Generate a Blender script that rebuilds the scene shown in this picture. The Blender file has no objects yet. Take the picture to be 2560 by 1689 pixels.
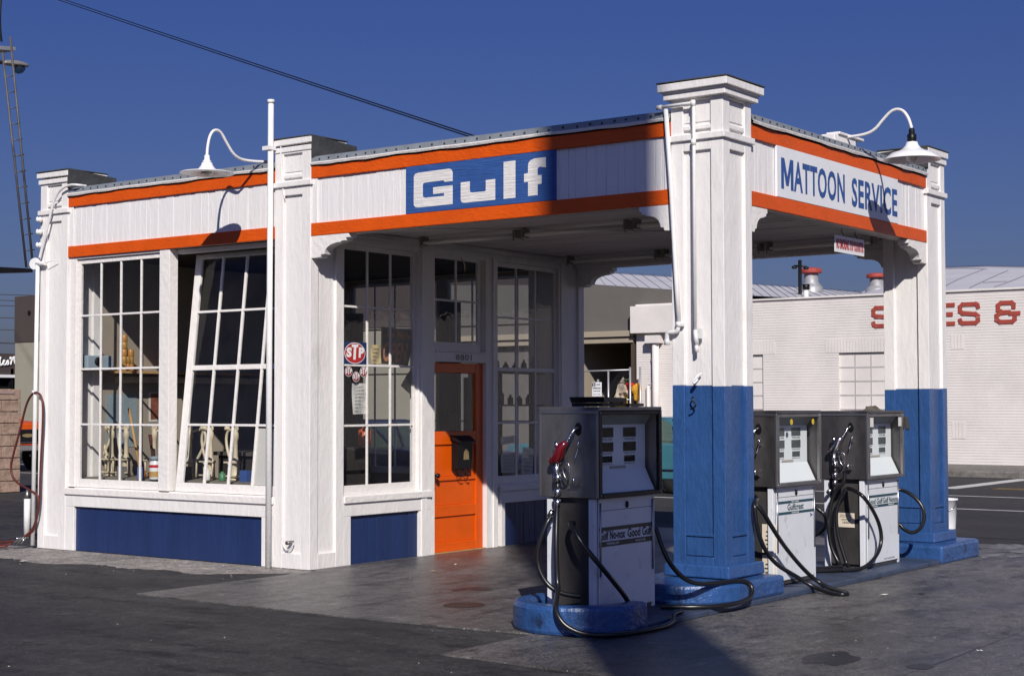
import bpy, bmesh, math, random
from mathutils import Vector, Matrix
rnd = random.Random(7)
C = bpy.context.scene.collection
R = math.radians

# ------------------------------------------------------------------ camera
CAM = Vector((-11.1996, -6.1293, 1.6044))
YAW, PITCH, ROLL, FPX = 0.634811, 0.041808, -0.002145, 3943.2
fw = Vector((math.cos(YAW)*math.cos(PITCH), math.sin(YAW)*math.cos(PITCH), math.sin(PITCH)))
rt = Vector((math.sin(YAW), -math.cos(YAW), 0)); up = rt.cross(fw)
rt2 = rt*math.cos(ROLL)+up*math.sin(ROLL); up2 = up*math.cos(ROLL)-rt*math.sin(ROLL)
cd = bpy.data.cameras.new('camera'); cam = bpy.data.objects.new('camera', cd); C.objects.link(cam)
cam.matrix_world = Matrix(((rt2.x, up2.x, -fw.x, CAM.x), (rt2.y, up2.y, -fw.y, CAM.y), (rt2.z, up2.z, -fw.z, CAM.z), (0, 0, 0, 1)))
cd.sensor_width = 36; cd.lens = FPX/2560*36; cd.clip_end = 3000; cd.clip_start = 0.1
bpy.context.scene.camera = cam

def AT(px, py, axis, val):
    """point of the plane axis = val measured in the photograph"""
    v = fw*FPX+rt2*(px-1280)+up2*(844.5-py)
    return CAM+v*((val-CAM[axis])/v[axis])
def Z(ox, oy, f): return lambda x, y: (ox+x/f, oy+y/f)
z1 = Z(0, 350, 2.613); z2 = Z(0, 900, 2.851); z3 = Z(640, 320, 2.613); z4 = Z(640, 900, 2.613); z5 = Z(1250, 180, 2.613)
z6 = Z(1850, 250, 2.613); z7 = Z(1250, 900, 2.24); z8 = Z(1850, 850, 2.413); w3 = Z(170, 600, 2.412); d4 = Z(840, 600, 2.614)
b5 = Z(1400, 650, 3.484); b6 = Z(1870, 680, 2.751); s5 = Z(1460, 900, 8.712); k4 = Z(860, 840, 7.125); e4 = Z(1350, 560, 3.92)
g3 = Z(1700, 1200, 2.764); a1 = Z(0, 0, 3.484); l2 = Z(0, 700, 2.24)

# ------------------------------------------------------------------ materials
class N:
    def __init__(s, name):
        s.m = bpy.data.materials.new(name); s.m.use_nodes = True; s.t = s.m.node_tree; s.t.nodes.clear()
        s.out = s.n('ShaderNodeOutputMaterial')
    def n(s, k, **kw):
        x = s.t.nodes.new(k)
        for a, b in kw.items():
            if a.startswith('i_'): x.inputs[int(a[2:]) if a[2:].isdigit() else a[2:].replace('_', ' ')].default_value = b
            else: setattr(x, a, b)
        return x
    def l(s, a, b): s.t.links.new(a, b)
    def coord(s, stretch=(1, 1, 1), world=False):
        tc = s.n('ShaderNodeNewGeometry') if world else s.n('ShaderNodeTexCoord')
        mp = s.n('ShaderNodeMapping'); mp.inputs['Scale'].default_value = stretch
        s.l(tc.outputs['Position' if world else 'Object'], mp.inputs['Vector']); return mp.outputs[0]
    def noise(s, vec, scale, detail=6, rough=.6):
        x = s.n('ShaderNodeTexNoise'); x.inputs['Scale'].default_value = scale; x.inputs['Detail'].default_value = detail
        x.inputs['Roughness'].default_value = rough; s.l(vec, x.inputs['Vector']); return x.outputs['Fac']
    def ramp(s, fac, a, b, ca=(0, 0, 0, 1), cb=(1, 1, 1, 1)):
        x = s.n('ShaderNodeValToRGB'); x.color_ramp.elements[0].position = a; x.color_ramp.elements[1].position = b
        x.color_ramp.elements[0].color = ca; x.color_ramp.elements[1].color = cb; s.l(fac, x.inputs[0]); return x.outputs[0]
    def mix(s, fac, a, b, blend='MIX'):
        x = s.n('ShaderNodeMix', data_type='RGBA', blend_type=blend)
        for sock, v in ((x.inputs[0], fac), (x.inputs[6], a), (x.inputs[7], b)):
            if isinstance(v, bpy.types.NodeSocket): s.l(v, sock)
            else: sock.default_value = v
        return x.outputs[2]
def c4(c): return (c[0], c[1], c[2], 1)
def M(name, col, rough=.5, metal=0, var=.12, vs=3, stretch=(1, 1, 1), bump=0, bs=30, bstretch=None, spec=.4, peel=None, stain=None, rvar=0, world=False, coat=0):
    s = N(name); p = s.n('ShaderNodeBsdfPrincipled'); s.l(p.outputs[0], s.out.inputs[0])
    v = s.coord(stretch, world)
    lo = tuple(x*(1-var) for x in col); hi = tuple(min(1, x*(1+var)) for x in col)
    nf = s.noise(v, vs)
    c = s.mix(s.ramp(nf, .3, .7), c4(lo), c4(hi))
    bh = None
    if stain:   # (colour, lo, hi, scale, stretch)
        sv = s.coord(stain[4], world); f = s.ramp(s.noise(sv, stain[3], 5), stain[1], stain[2]); c = s.mix(f, c, c4(stain[0]))
    if peel:    # (colour, threshold, scale, stretch)
        pv = s.coord(peel[3], world); f = s.ramp(s.noise(pv, peel[2], 8, .7), peel[1], peel[1]+.03); c = s.mix(f, c, c4(peel[0])); bh = f
    s.l(c, p.inputs['Base Color']); p.inputs['Roughness'].default_value = rough; p.inputs['Metallic'].default_value = metal
    p.inputs['Specular IOR Level'].default_value = spec
    if coat: p.inputs['Coat Weight'].default_value = coat; p.inputs['Coat Roughness'].default_value = .08
    if rvar:
        rr = s.ramp(nf, .3, .7, c4((max(.03, rough-rvar),)*3), c4((min(1, rough+rvar),)*3)); s.l(rr, p.inputs['Roughness'])
    if bump:
        b = s.n('ShaderNodeBump'); b.inputs['Strength'].default_value = bump; b.inputs['Distance'].default_value = .02
        h = s.noise(s.coord(bstretch or stretch, world), bs, 5, .6); s.l(h, b.inputs['Height']); last = b
        if bh is not None:
            b2 = s.n('ShaderNodeBump', invert=True); b2.inputs['Strength'].default_value = .5; b2.inputs['Distance'].default_value = .004
            s.l(bh, b2.inputs['Height']); s.l(b.outputs[0], b2.inputs['Normal']); last = b2
        s.l(last.outputs[0], p.inputs['Normal'])
    return s.m
def glass(name, tint=(.86, .9, .9), gloss=(.9, .9, .95), f0=.042, dirt=0.0, rough=.0):
    s = N(name); tr = s.n('ShaderNodeBsdfTransparent'); tr.inputs[0].default_value = c4(tint)
    gl = s.n('ShaderNodeBsdfGlossy'); gl.inputs['Color'].default_value = c4(gloss); gl.inputs['Roughness'].default_value = rough
    lw = s.n('ShaderNodeLayerWeight'); pw = s.n('ShaderNodeMath', operation='POWER'); pw.inputs[1].default_value = 5; s.l(lw.outputs['Facing'], pw.inputs[0])
    fr = s.n('ShaderNodeMath', operation='MULTIPLY_ADD'); fr.inputs[1].default_value = .92*min(1, f0/.045); fr.inputs[2].default_value = f0; s.l(pw.outputs[0], fr.inputs[0])
    # old wavy glass
    b = s.n('ShaderNodeBump'); b.inputs['Strength'].default_value = .06; b.inputs['Distance'].default_value = .02
    s.l(s.noise(s.coord((1, 1, 1)), 3, 2), b.inputs['Height']); s.l(b.outputs[0], gl.inputs['Normal']); s.l(b.outputs[0], lw.inputs['Normal'])
    mx = s.n('ShaderNodeMixShader'); s.l(fr.outputs[0], mx.inputs[0]); s.l(tr.outputs[0], mx.inputs[1]); s.l(gl.outputs[0], mx.inputs[2])
    if dirt:
        df = s.n('ShaderNodeBsdfDiffuse'); df.inputs[0].default_value = (.5, .48, .45, 1)
        m2 = s.n('ShaderNodeMixShader'); f = s.ramp(s.noise(s.coord((1, 1, 1)), 5, 6), .35, .8, (0, 0, 0, 1), (dirt, dirt, dirt, 1))
        s.l(f, m2.inputs[0]); s.l(mx.outputs[0], m2.inputs[1]); s.l(df.outputs[0], m2.inputs[2]); mx = m2
    s.l(mx.outputs[0], s.out.inputs[0]); return s.m

WOODBARE = (.33, .30, .27)
white = M('white_paint', (.775, .752, .74), .45, var=.04, vs=3, stretch=(1, 1, .5), bump=.42, bs=15, bstretch=(1, 1, .33), peel=(WOODBARE, .745, 16, (1, 1, .22)), stain=((.50, .47, .44), .60, .88, 2.8, (1, 1, .4)))
white_trim = M('white_trim_paint', (.79, .76, .735), .45, var=.03, vs=4, bump=.45, bs=18, peel=(WOODBARE, .75, 14, (1, 1, .4)), stain=((.45, .42, .38), .66, .9, 5, (1, 1, 1)))
board_white = M('board_white_paint', (.765, .75, .75), .45, var=.03, vs=3, stretch=(1.5, 1.5, .2), bump=.4, bs=18, bstretch=(1, 1, .25), peel=(WOODBARE, .735, 18, (1.2, 1.2, .12)))
orange = M('orange_paint', (.66, .088, .003), .42, var=.1, vs=4, bump=.4, bs=45, bstretch=(.4, .4, 1), peel=((.25, .05, .01), .74, 20, (1, 1, 1)))
orange_door = M('orange_door_paint', (.70, .095, .001), .38, var=.1, vs=3, bump=.15, bs=30, stain=((.3, .06, .01), .66, .78, 5, (1.2, 1.2, .6)))
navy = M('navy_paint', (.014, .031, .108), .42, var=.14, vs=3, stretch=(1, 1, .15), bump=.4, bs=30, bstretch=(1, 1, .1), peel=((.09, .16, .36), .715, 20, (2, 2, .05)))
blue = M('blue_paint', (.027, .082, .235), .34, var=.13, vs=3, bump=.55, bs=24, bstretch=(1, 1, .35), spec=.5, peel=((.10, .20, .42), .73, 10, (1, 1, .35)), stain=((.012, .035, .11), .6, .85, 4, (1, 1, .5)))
blue_kerb = M('blue_kerb_paint', (.026, .080, .235), .3, var=.2, vs=5, bump=.8, bs=14, spec=.55, stain=((.012, .013, .018), .57, .68, 4, (1, 1, .6)))
slab_blue = M('worn_blue_concrete', (.045, .065, .115), .5, var=.35, vs=3, bump=.5, bs=25, stain=((.02, .02, .024), .5, .7, 3, (1, 1, 1)))
sign_blue = M('sign_blue_paint', (.035, .095, .30), .45, var=.12, vs=6, stretch=(1, 1, 3), bump=.6, bs=16, bstretch=(1, .25, 4), peel=((.02, .03, .07), .69, 7, (1, .3, 5)))
sign_white = M('sign_white_paint', (.73, .71, .70), .5, var=.06, vs=6, bump=.6, bs=16, bstretch=(1, .25, 4), peel=((.2, .2, .25), .71, 7, (1, .3, 5)))
board_smooth = M('sign_board_white', (.74, .75, .78), .45, var=.03, vs=3, bump=.1, bs=20)
letter_blue = M('letter_blue_paint', (.03, .085, .28), .5, var=.1, vs=8)
letter_black = M('black_ink', (.015, .016, .02), .6, var=.1)
letter_white = M('white_ink', (.8, .8, .8), .6, var=.05)
letter_red = M('red_ink', (.5, .018, .028), .5, var=.12)
rust_red = M('faded_red_lettering', (.33, .055, .038), .7, var=.25, vs=5, stretch=(1, 1, 4), peel=((.6, .45, .4), .62, 4, (1, .4, 4)))
tar = M('tar_paper', (.045, .047, .05), .75, var=.4, vs=4, bump=.6, bs=8)
galv = M('galvanized_flashing', (.27, .30, .33), .55, metal=.35, var=.2, vs=6, bump=.25, bs=14)
nailm = M('nail_head', (.03, .03, .035), .6, metal=.5)
ceilm = M('canopy_ceiling_boards', (.60, .565, .56), .6, var=.15, vs=3, stretch=(1, .2, 1), bump=.2, bs=30)
inner = M('office_wall_paint', (.33, .285, .23), .7, var=.1, vs=2)
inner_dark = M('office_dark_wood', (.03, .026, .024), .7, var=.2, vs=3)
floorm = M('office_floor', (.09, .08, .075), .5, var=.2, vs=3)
steel = M('brushed_steel', (.25, .24, .243), .42, metal=.8, var=.35, vs=2.5, stretch=(1, 1, .4), rvar=.12, bump=.06, bs=40, stain=((.07, .065, .065), .5, .8, 3.5, (1, 1, .5)))
steel_dark = M('tarnished_steel', (.13, .122, .125), .4, metal=.75, var=.4, vs=2.5, stretch=(1, 1, .4), rvar=.12, bump=.06, bs=40, stain=((.05, .045, .045), .5, .8, 3.5, (1, 1, .5)))
steel_edge = M('steel_edging', (.34, .34, .36), .3, metal=.9, var=.1)
dark_panel = M('grimy_dark_panel', (.042, .039, .039), .45, var=.5, vs=3, stretch=(1, 1, .5), bump=.1, bs=20, stain=((.075, .068, .062), .58, .85, 3, (1, 1, .5)))
chrome = M('chrome', (.50, .50, .52), .2, metal=1, var=.05)
rubber = M('black_rubber', (.010, .010, .012), .3, var=.3, spec=.5)
red_rubber = M('red_rubber_hose', (.10, .022, .016), .5, var=.2)
red_plastic = M('red_plastic', (.11, .003, .007), .16, var=.15, spec=.6, coat=.6)
enamel = M('pump_white_enamel', (.68, .70, .74), .3, var=.05, vs=4, spec=.5, stain=((.30, .29, .29), .60, .80, 9, (1, 1, .7)), bump=.05, bs=20)
dialm = M('dial_panel', (.78, .80, .82), .45, var=.03)
black_disp = M('display_window', (.008, .009, .011), .6, var=.1, spec=.1)
grey_disp = M('display_window_grey', (.07, .08, .085), .35, var=.1)
black_stripe = M('black_stripe_enamel', (.010, .016, .026), .35, var=.1)
teal_stripe = M('dark_teal_stripe_enamel', (.012, .06, .085), .35, var=.1)
yellow_stick = M('yellow_sticker', (.65, .45, .03), .5)
cream = M('cream_paint', (.58, .50, .36), .5, var=.15, vs=6, bump=.15, stain=((.2, .15, .1), .6, .75, 9, (1, 1, 1)))
paper = M('paper', (.66, .64, .60), .8, var=.04, bump=.05, bs=5)
paper_old = M('yellowed_paper', (.55, .43, .22), .8, var=.1)
ink_grey = M('pencil_writing', (.18, .18, .2), .8)
open_black = M('sign_black', (.016, .015, .015), .5)
open_orange = M('sign_faded_orange', (.6, .22, .05), .6, var=.3, vs=8)
open_brown = M('sign_faded_brown', (.38, .15, .075), .6, var=.35, vs=12)
wood = M('pale_wood', (.45, .26, .1), .55, var=.2, vs=8, stretch=(1, 1, .1))
cardblue = M('blue_poster', (.25, .32, .36), .7, var=.12, vs=6)
red_poster = M('red_brown_poster', (.22, .07, .04), .7, var=.5, vs=7)
black_metal = M('black_metal', (.012, .012, .014), .4, metal=.4, var=.2)
brass = M('brass_plate', (.55, .42, .2), .35, metal=.8)
pglass = glass('window_glass', (.88, .89, .89), f0=.032, dirt=.014)
dglass = glass('dial_glass', (.95, .97, .96), f0=.008, dirt=.006)
cglass = glass('car_glass', (.35, .45, .42), dirt=.05)
bulb = M('frosted_bulb', (.75, .74, .7), .3, var=.03)
lamp_white = M('lamp_white_enamel', (.78, .78, .80), .25, var=.04, spec=.5)
pipe_white = M('white_painted_pipe', (.74, .735, .73), .35, var=.06, vs=7, bump=.15, bs=30)

def ground_mat(name, lo, hi, spot, rough, world=True, spots=(.62, .75), streak=(1, 1, 1), fine=90, light=None, rv=.12):
    s = N(name); p = s.n('ShaderNodeBsdfPrincipled'); s.l(p.outputs[0], s.out.inputs[0])
    v = s.coord(streak, world); v1 = s.coord((1, 1, 1), world)
    big = s.noise(v, .6, 10, .7)
    c = s.mix(s.ramp(big, .34, .66), c4(lo), c4(hi))
    c = s.mix(s.ramp(s.noise(v, 1.9, 10, .75), spots[0], spots[1]), c, c4(spot))
    if light: c = s.mix(s.ramp(s.noise(v, 3.4, 9, .78), .56, .70), c, c4(light))
    for sc_, a_ in ((5.5, .42), (fine*.45, .36)):      # patches, then coarse aggregate
        c = s.mix(s.ramp(s.noise(v1, sc_, 5, .7), .34, .60), s.mix(a_, c, (0, 0, 0, 1)), c)
    sp = s.noise(v1, fine, 3, .7)
    c = s.mix(s.ramp(sp, .36, .64), s.mix(.5, c, (0, 0, 0, 1)), c)
    c = s.mix(s.ramp(s.noise(v1, fine*1.3, 2, .5), .70, .76), c, c4(tuple(min(1, x*2.2) for x in hi)))
    s.l(c, p.inputs['Base Color']); p.inputs['Specular IOR Level'].default_value = .45
    s.l(s.ramp(big, .3, .7, c4((rough-rv,)*3), c4((rough+rv,)*3)), p.inputs['Roughness'])
    b = s.n('ShaderNodeBump'); b.inputs['Strength'].default_value = .35; b.inputs['Distance'].default_value = .012
    s.l(sp, b.inputs['Height']); s.l(b.outputs[0], p.inputs['Normal']); return s.m
asphalt = ground_mat('asphalt', (.022, .021, .0235), (.092, .086, .086), (.013, .0125, .015), .75, streak=(1.7, .7, 1), spots=(.52, .64), fine=42, light=(.135, .127, .122))
gravelly = ground_mat('sandy_asphalt', (.33, .30, .28), (.58, .53, .49), (.17, .155, .148), .85, fine=30, spots=(.58, .7), light=(.62, .58, .54))
concrete = ground_mat('oily_concrete', (.082, .076, .074), (.275, .257, .246), (.034, .031, .032), .44, spots=(.51, .67), streak=(.6, 1.5, 1), rv=.14, fine=46, light=(.38, .36, .34))
road_asphalt = ground_mat('road_asphalt', (.04, .039, .041), (.07, .066, .067), (.03, .029, .03), .8, streak=(1, .15, 1))
sidewalk_m = ground_mat('sidewalk_concrete', (.24, .225, .21), (.34, .315, .29), (.16, .15, .14), .8)
line_white = M('road_line_white', (.55, .54, .53), .7, var=.2, vs=2, peel=((.1, .1, .1), .62, 8, (1, 1, 1)), world=True)
line_yellow = M('road_line_yellow', (.40, .25, .06), .7, var=.2, world=True)
oilm = M('oil_stain', (.022, .02, .021), .4, var=.2)
rust_plate = M('rusty_cover', (.06, .03, .022), .6, var=.2)

# ------------------------------------------------------------------ mesh builder
class MB:
    def __init__(s): s.b = bmesh.new(); s.mi = 0
    def face(s, vs, smooth=False):
        try:
            f = s.b.faces.new(vs)
        except ValueError: return None
        f.material_index = s.mi; f.smooth = smooth; return f
    def V(s, p): return s.b.verts.new(p)
    def box(s, a, b):
        x0, x1 = sorted((a[0], b[0])); y0, y1 = sorted((a[1], b[1])); z0, z1_ = sorted((a[2], b[2]))
        v = [s.V(p) for p in ((x0, y0, z0), (x1, y0, z0), (x1, y1, z0), (x0, y1, z0), (x0, y0, z1_), (x1, y0, z1_), (x1, y1, z1_), (x0, y1, z1_))]
        for q in ((3, 2, 1, 0), (4, 5, 6, 7), (0, 1, 5, 4), (1, 2, 6, 5), (2, 3, 7, 6), (3, 0, 4, 7)): s.face([v[i] for i in q])
        return s
    def hexa(s, p):   # 8 corners: bottom loop, top loop
        v = [s.V(q) for q in p]
        for q in ((3, 2, 1, 0), (4, 5, 6, 7), (0, 1, 5, 4), (1, 2, 6, 5), (2, 3, 7, 6), (3, 0, 4, 7)): s.face([v[i] for i in q])
        return s
    def poly(s, pts): s.face([s.V(p) for p in pts]); return s
    def prism(s, pts, d):   # planar polygon extruded by vector d
        d = Vector(d); n = len(pts); a = [s.V(Vector(p)) for p in pts]; b = [s.V(Vector(p)+d) for p in pts]
        s.face(a[::-1]); s.face(b)
        for i in range(n): s.face([a[i], a[(i+1) % n], b[(i+1) % n], b[i]])
        return s
    def tube(s, path, r, seg=10, cap=True, smoothpath=0, closed=False):
        path = [Vector(p) for p in path]
        for _ in range(smoothpath):
            q = [path[0]]
            for i in range(len(path)-1): q += [path[i]*.75+path[i+1]*.25, path[i]*.25+path[i+1]*.75]
            q.append(path[-1]); path = q
        rs = r if isinstance(r, (list, tuple)) else None
        rings = []; prev = None; n = len(path)
        for i, p in enumerate(path):
            t = (path[min(i+1, n-1)]-path[max(i-1, 0)])
            if closed: t = path[(i+1) % n]-path[i-1]
            t = t.normalized() if t.length > 1e-9 else Vector((0, 0, 1))
            if prev is None:
                a = Vector((0, 0, 1)) if abs(t.z) < .9 else Vector((1, 0, 0)); u = t.cross(a).normalized()
            else:
                u = (prev-t*prev.dot(t)).normalized()
            prev = u; w = t.cross(u)
            rr = rs[min(int(i*len(rs)/n), len(rs)-1)] if rs and len(rs) != n else (rs[i] if rs else r)
            rings.append([s.V(p+(u*math.cos(2*math.pi*k/seg)+w*math.sin(2*math.pi*k/seg))*rr) for k in range(seg)])
        m = n if closed else n-1
        for i in range(m):
            A, B = rings[i], rings[(i+1) % n]
            for k in range(seg): s.face([A[k], A[(k+1) % seg], B[(k+1) % seg], B[k]], True)
        if cap and not closed: s.face(rings[0][::-1]); s.face(rings[-1])
        return s
    def lathe(s, prof, o, axis=(0, 0, 1), seg=20, cap=True, squash=(1, 1)):
        ax = Vector(axis).normalized(); a = Vector((0, 0, 1)) if abs(ax.z) < .9 else Vector((1, 0, 0)); u = ax.cross(a).normalized(); w = ax.cross(u); o = Vector(o)
        rings = [[s.V(o+ax*h+(u*math.cos(2*math.pi*k/seg)*squash[0]+w*math.sin(2*math.pi*k/seg)*squash[1])*max(r, 1e-4)) for k in range(seg)] for r, h in prof]
        for A, B in zip(rings, rings[1:]):
            for k in range(seg): s.face([A[k], A[(k+1) % seg], B[(k+1) % seg], B[k]], True)
        if cap: s.face(rings[0][::-1]); s.face(rings[-1])
        return s
    def text(s, txt, O, U, V, bold=0.0, shear=0.0, spacing=1.0, keep=False):
        """flat lettering filling the parallelogram O, O+U, O+V"""
        cu = bpy.data.curves.new('lettering', 'FONT'); cu.body = txt; cu.offset = bold; cu.shear = shear; cu.space_character = spacing; cu.resolution_u = 3; cu.fill_mode = 'FRONT'
        ob = bpy.data.objects.new('lettering', cu); C.objects.link(ob); dg = bpy.context.evaluated_depsgraph_get(); dg.update()
        me = bpy.data.meshes.new_from_object(ob.evaluated_get(dg)); O, U, V = Vector(O), Vector(U), Vector(V)
        xs = [v.co.x for v in me.vertices]; ys = [v.co.y for v in me.vertices]; x0, x1, y0, y1 = min(xs), max(xs), min(ys), max(ys)
        vs = [s.V(O+U*((v.co.x-x0)/(x1-x0))+V*((v.co.y-y0)/(y1-y0))) for v in me.vertices]
        for p in me.polygons: s.face([vs[i] for i in p.vertices])
        bpy.data.objects.remove(ob); bpy.data.meshes.remove(me); bpy.data.curves.remove(cu); return s
    def build(s, name, mats, parent=None, bevel=0, loc=None):
        if not isinstance(mats, (list, tuple)): mats = [mats]
        off = Vector(loc) if loc is not None else (Vector(parent.matrix_world.translation) if False else Vector((0, 0, 0)))
        if parent is not None: off = ORIG[parent.name] if parent.name in ORIG else off
        bmesh.ops.recalc_face_normals(s.b, faces=s.b.faces[:]) if len(s.b.faces) else None
        if off.length: bmesh.ops.translate(s.b, verts=s.b.verts[:], vec=-off)
        me = bpy.data.meshes.new(name); s.b.to_mesh(me); s.b.free()
        for m in mats: me.materials.append(m)
        o = bpy.data.objects.new(name, me); C.objects.link(o)
        if parent is not None: o.parent = parent; ORIG[o.name] = off
        else: o.location = off; ORIG[o.name] = off
        if bevel:
            md = o.modifiers.new('bevel', 'BEVEL'); md.width = bevel; md.segments = 2; md.limit_method = 'ANGLE'; md.angle_limit = R(50)
        return o
ORIG = {}
def tag(o, label=None, cat=None, group=None, kind=None):
    for k, v in (('label', label), ('category', cat), ('group', group), ('kind', kind)):
        if v: o[k] = v
    return o
def thing(name, label, cat, loc=(0, 0, 0), group=None):
    o = bpy.data.objects.new(name, None); C.objects.link(o); o.location = loc; o.empty_display_size = .1; ORIG[o.name] = Vector(loc); return tag(o, label, cat, group)
def struct(o): o['kind'] = 'structure'; return o
def ragged(pts, step=.35, amp=.02):
    out = []
    for i, p in enumerate(pts):
        a, b = Vector((p[0], p[1], 0)), Vector((pts[(i+1) % len(pts)][0], pts[(i+1) % len(pts)][1], 0)); n = max(1, int((b-a).length/step)) if max(abs(a.x), abs(a.y), abs(b.x), abs(b.y)) < 6 else 1
        nrm = Vector((-(b-a).y, (b-a).x, 0)).normalized()
        for k in range(n): out.append(a+(b-a)*(k/n)+nrm*(rnd.uniform(-amp, amp) if k else 0))
    return out
# ------------------------------------------------------------------ the service station (its own walls, pillars, bands, windows)
W0, W1 = .487, .115             # pillar width, stile width
PX = 4.315                      # inner corner of the far pillars
ST = thing('service_station', 'white wooden service station with blue panels, orange bands and a pillared canopy', 'building', (0, 0, 0))
def pillar(x, y, two_tone, base, cap_over=0.012, low_panel=False, ztop=4.235):
    m = MB(); w = W0
    segs = [(base, 1.749, 1), (1.749, 4.135, 0)] if two_tone else [(0, 4.135, 0)]
    zb = .37 if low_panel else .15
    for a, b, mi in segs:
        m.mi = mi
        if two_tone: a0, b0 = a, b
        for cx in (x, x+w-W1):
            for cy in (y, y+w-W1):
                if two_tone:
                    e = (round((cx*7+cy*13)*10) % 5-2)*.004; a, b = (a0, b0+e) if mi else (a0+e, b0)
                m.box((cx, cy, a), (cx+W1, cy+W1, b))
        if two_tone: a, b = a0, b0
        m.box((x+.028, y+.028, a), (x+w-.028, y+w-.028, b))
    def rail(a, b, mi, dep=.001):
        m.mi = mi
        m.box((x+W1, y+dep, a), (x+w-W1, y+.03, b)); m.box((x+W1, y+w-.03, a), (x+w-W1, y+w-dep, b))
        m.box((x+dep, y+W1, a), (x+.03, y+w-W1, b)); m.box((x+w-.03, y+W1, a), (x+w-dep, y+w-W1, b))
    lo = 1 if two_tone else 0
    rail(max(0, base), zb, lo)
    if low_panel: rail(.532, .556, lo, .006); rail(.375, .527, lo, .018)
    rail(3.668, 3.76, 0); rail(4.08, 4.135, 0); rail(3.84, 3.875, 0, .004); rail(3.9, 4.06, 0, .02)
    p = m.build('pillar', [white, blue], ST, bevel=.007)
    c = MB(); e = .03
    c.box((x-e*.8, y-e*.8, 3.752), (x+w+e*.8, y+w+e*.8, 3.804))
    c.build('moulding', white, p, bevel=.006); c = MB()
    c.box((x-cap_over*.55-.004, y-cap_over*.55-.004, 4.10), (x+w+cap_over*.55+.004, y+w+cap_over*.55+.004, 4.150))
    if cap_over > .05: c.box((x-cap_over*.75, y-cap_over*.75, 4.15), (x+w+cap_over*.75, y+w+cap_over*.75, 4.172))
    k = cap_over+.006; j = lambda: rnd.uniform(-.006, .006)
    c.hexa([(x-k, y-k, 4.170+j()), (x+w+k, y-k, 4.170+j()), (x+w+k, y+w+k, 4.170+j()), (x-k, y+w+k, 4.170+j()), (x-k, y-k, 4.228+j()), (x+w+k, y-k, 4.228+j()), (x+w+k, y+w+k, 4.228+j()), (x-k, y+w+k, 4.228+j())])
    c.build('cap', white, p, bevel=.005); c = MB(); k += .008
    c.hexa([(x-k, y-k, 4.232), (x+w+k, y-k, 4.234), (x+w+k, y+w+k, 4.232), (x-k, y+w+k, 4.234), (x-k+.01, y-k+.01, 4.246), (x+w+k, y-k, 4.244), (x+w+k, y+w+k, 4.246), (x-k, y+w+k, 4.244)])
    c.build('cap_roofing', tar, p, bevel=.003)
    if two_tone:
        b = MB(); b.hexa([(x-.062, y-.062, base-.0), (x+w+.062, y-.062, base), (x+w+.062, y+w+.062, base), (x-.062, y+w+.062, base), (x-.055, y-.055, base+.1), (x+w+.055, y-.055, base+.1), (x+w+.055, y+w+.055, base+.1), (x-.055, y+w+.055, base+.1)])
        b.build('plinth', blue, p, bevel=.012)
    return p
pillar(0, 0, True, .21, .075, True)
pillar(PX, 0, True, .19, .028, True)
pillar(0, 4.563, False, 0); pillar(0, 8.284, False, 0, .028); pillar(PX, 4.563, False, 0); pillar(PX, 8.284, False, 0)
# black roofing over the pier tops, running back onto the roof
for (x0, y0, x1, y1) in ((.50, 4.58, .66, 5.03), (.50, 8.30, .66, 8.75), (PX+.02, .50, PX+.47, .62)):
    m = MB(); m.hexa([(x0, y0, 3.98), (x1, y0, 3.98), (x1, y1, 3.98), (x0, y1, 3.98), (x0, y0, 4.236), (x1, y0, 4.205), (x1, y1, 4.205), (x0, y1, 4.236)]); m.build('pier_roof', tar, ST, bevel=.006)
for (x0, y0, x1, y1) in ((-.006, 4.533, .64, 4.55), (-.03, 8.238, .64, 8.26), (PX-.052, -.03, PX-.03, .62)):   # tar flashing on the pier sides
    m = MB(); m.hexa([(x0, y0, 4.02), (x1, y0, 4.0), (x1, y1, 4.0), (x0, y1, 4.02), (x0, y0, 4.240), (x1, y0, 4.205 if x1-x0 > .3 else 4.24), (x1, y1, 4.205), (x0, y1, 4.240 if x1-x0 > .3 else 4.205)]); m.build('pier_flashing', tar, ST)

def fascia(axis, u0, u1, plane, sgn, zb=3.247, name='fascia'):
    """boarded band with two orange rails; axis 'y' = on the front, 'x' = on the side"""
    def P(u, d, z): return (plane+d*sgn, u, z) if axis == 'y' else (u, plane+d*sgn, z)
    m = MB(); m.box(P(u0, .04, zb+.01), P(u1, .14, 3.93)); u = u0+.001
    while u < u1-.01:
        w = min(rnd.choice((.068, .082, .10, .10, .12)), u1-u); d = rnd.uniform(.026, .034)
        m.box(P(u+.0012, d, zb+.04), P(u+w-.0016, .045, 3.90)); u += w
    if axis == 'y':    # end battens
        for a in (u0, u1-.075): m.box(P(a+.001, .016, zb+.126), P(a+.074, .03, 3.812))
    f = m.build(name, board_white, ST, bevel=.003)
    for a, b in ((zb, zb+.125), (3.813, 3.930)):
        t = MB(); n = max(2, int((u1-u0)/.3))
        for i in range(n):
            ua, ub = u0+(u1-u0)*i/n, u0+(u1-u0)*(i+1)/n
            t.box(P(ua, .006, a), P(ub, .038, b))
        bmesh.ops.remove_doubles(t.b, verts=t.b.verts[:], dist=.0005)
        dele = [fc for fc in t.b.faces if len(fc.verts) == 4 and abs((Vector((0, 1, 0)) if axis == 'y' else Vector((1, 0, 0))).dot(fc.normal)) > .9]
        t.build('orange_band', orange, f, bevel=.006)
    return f
fascia('y', .487, 4.563, .0, 1); fascia('y', 5.05, 8.284, .0, 1); fascia('x', .487, PX, .0, 1)
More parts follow.
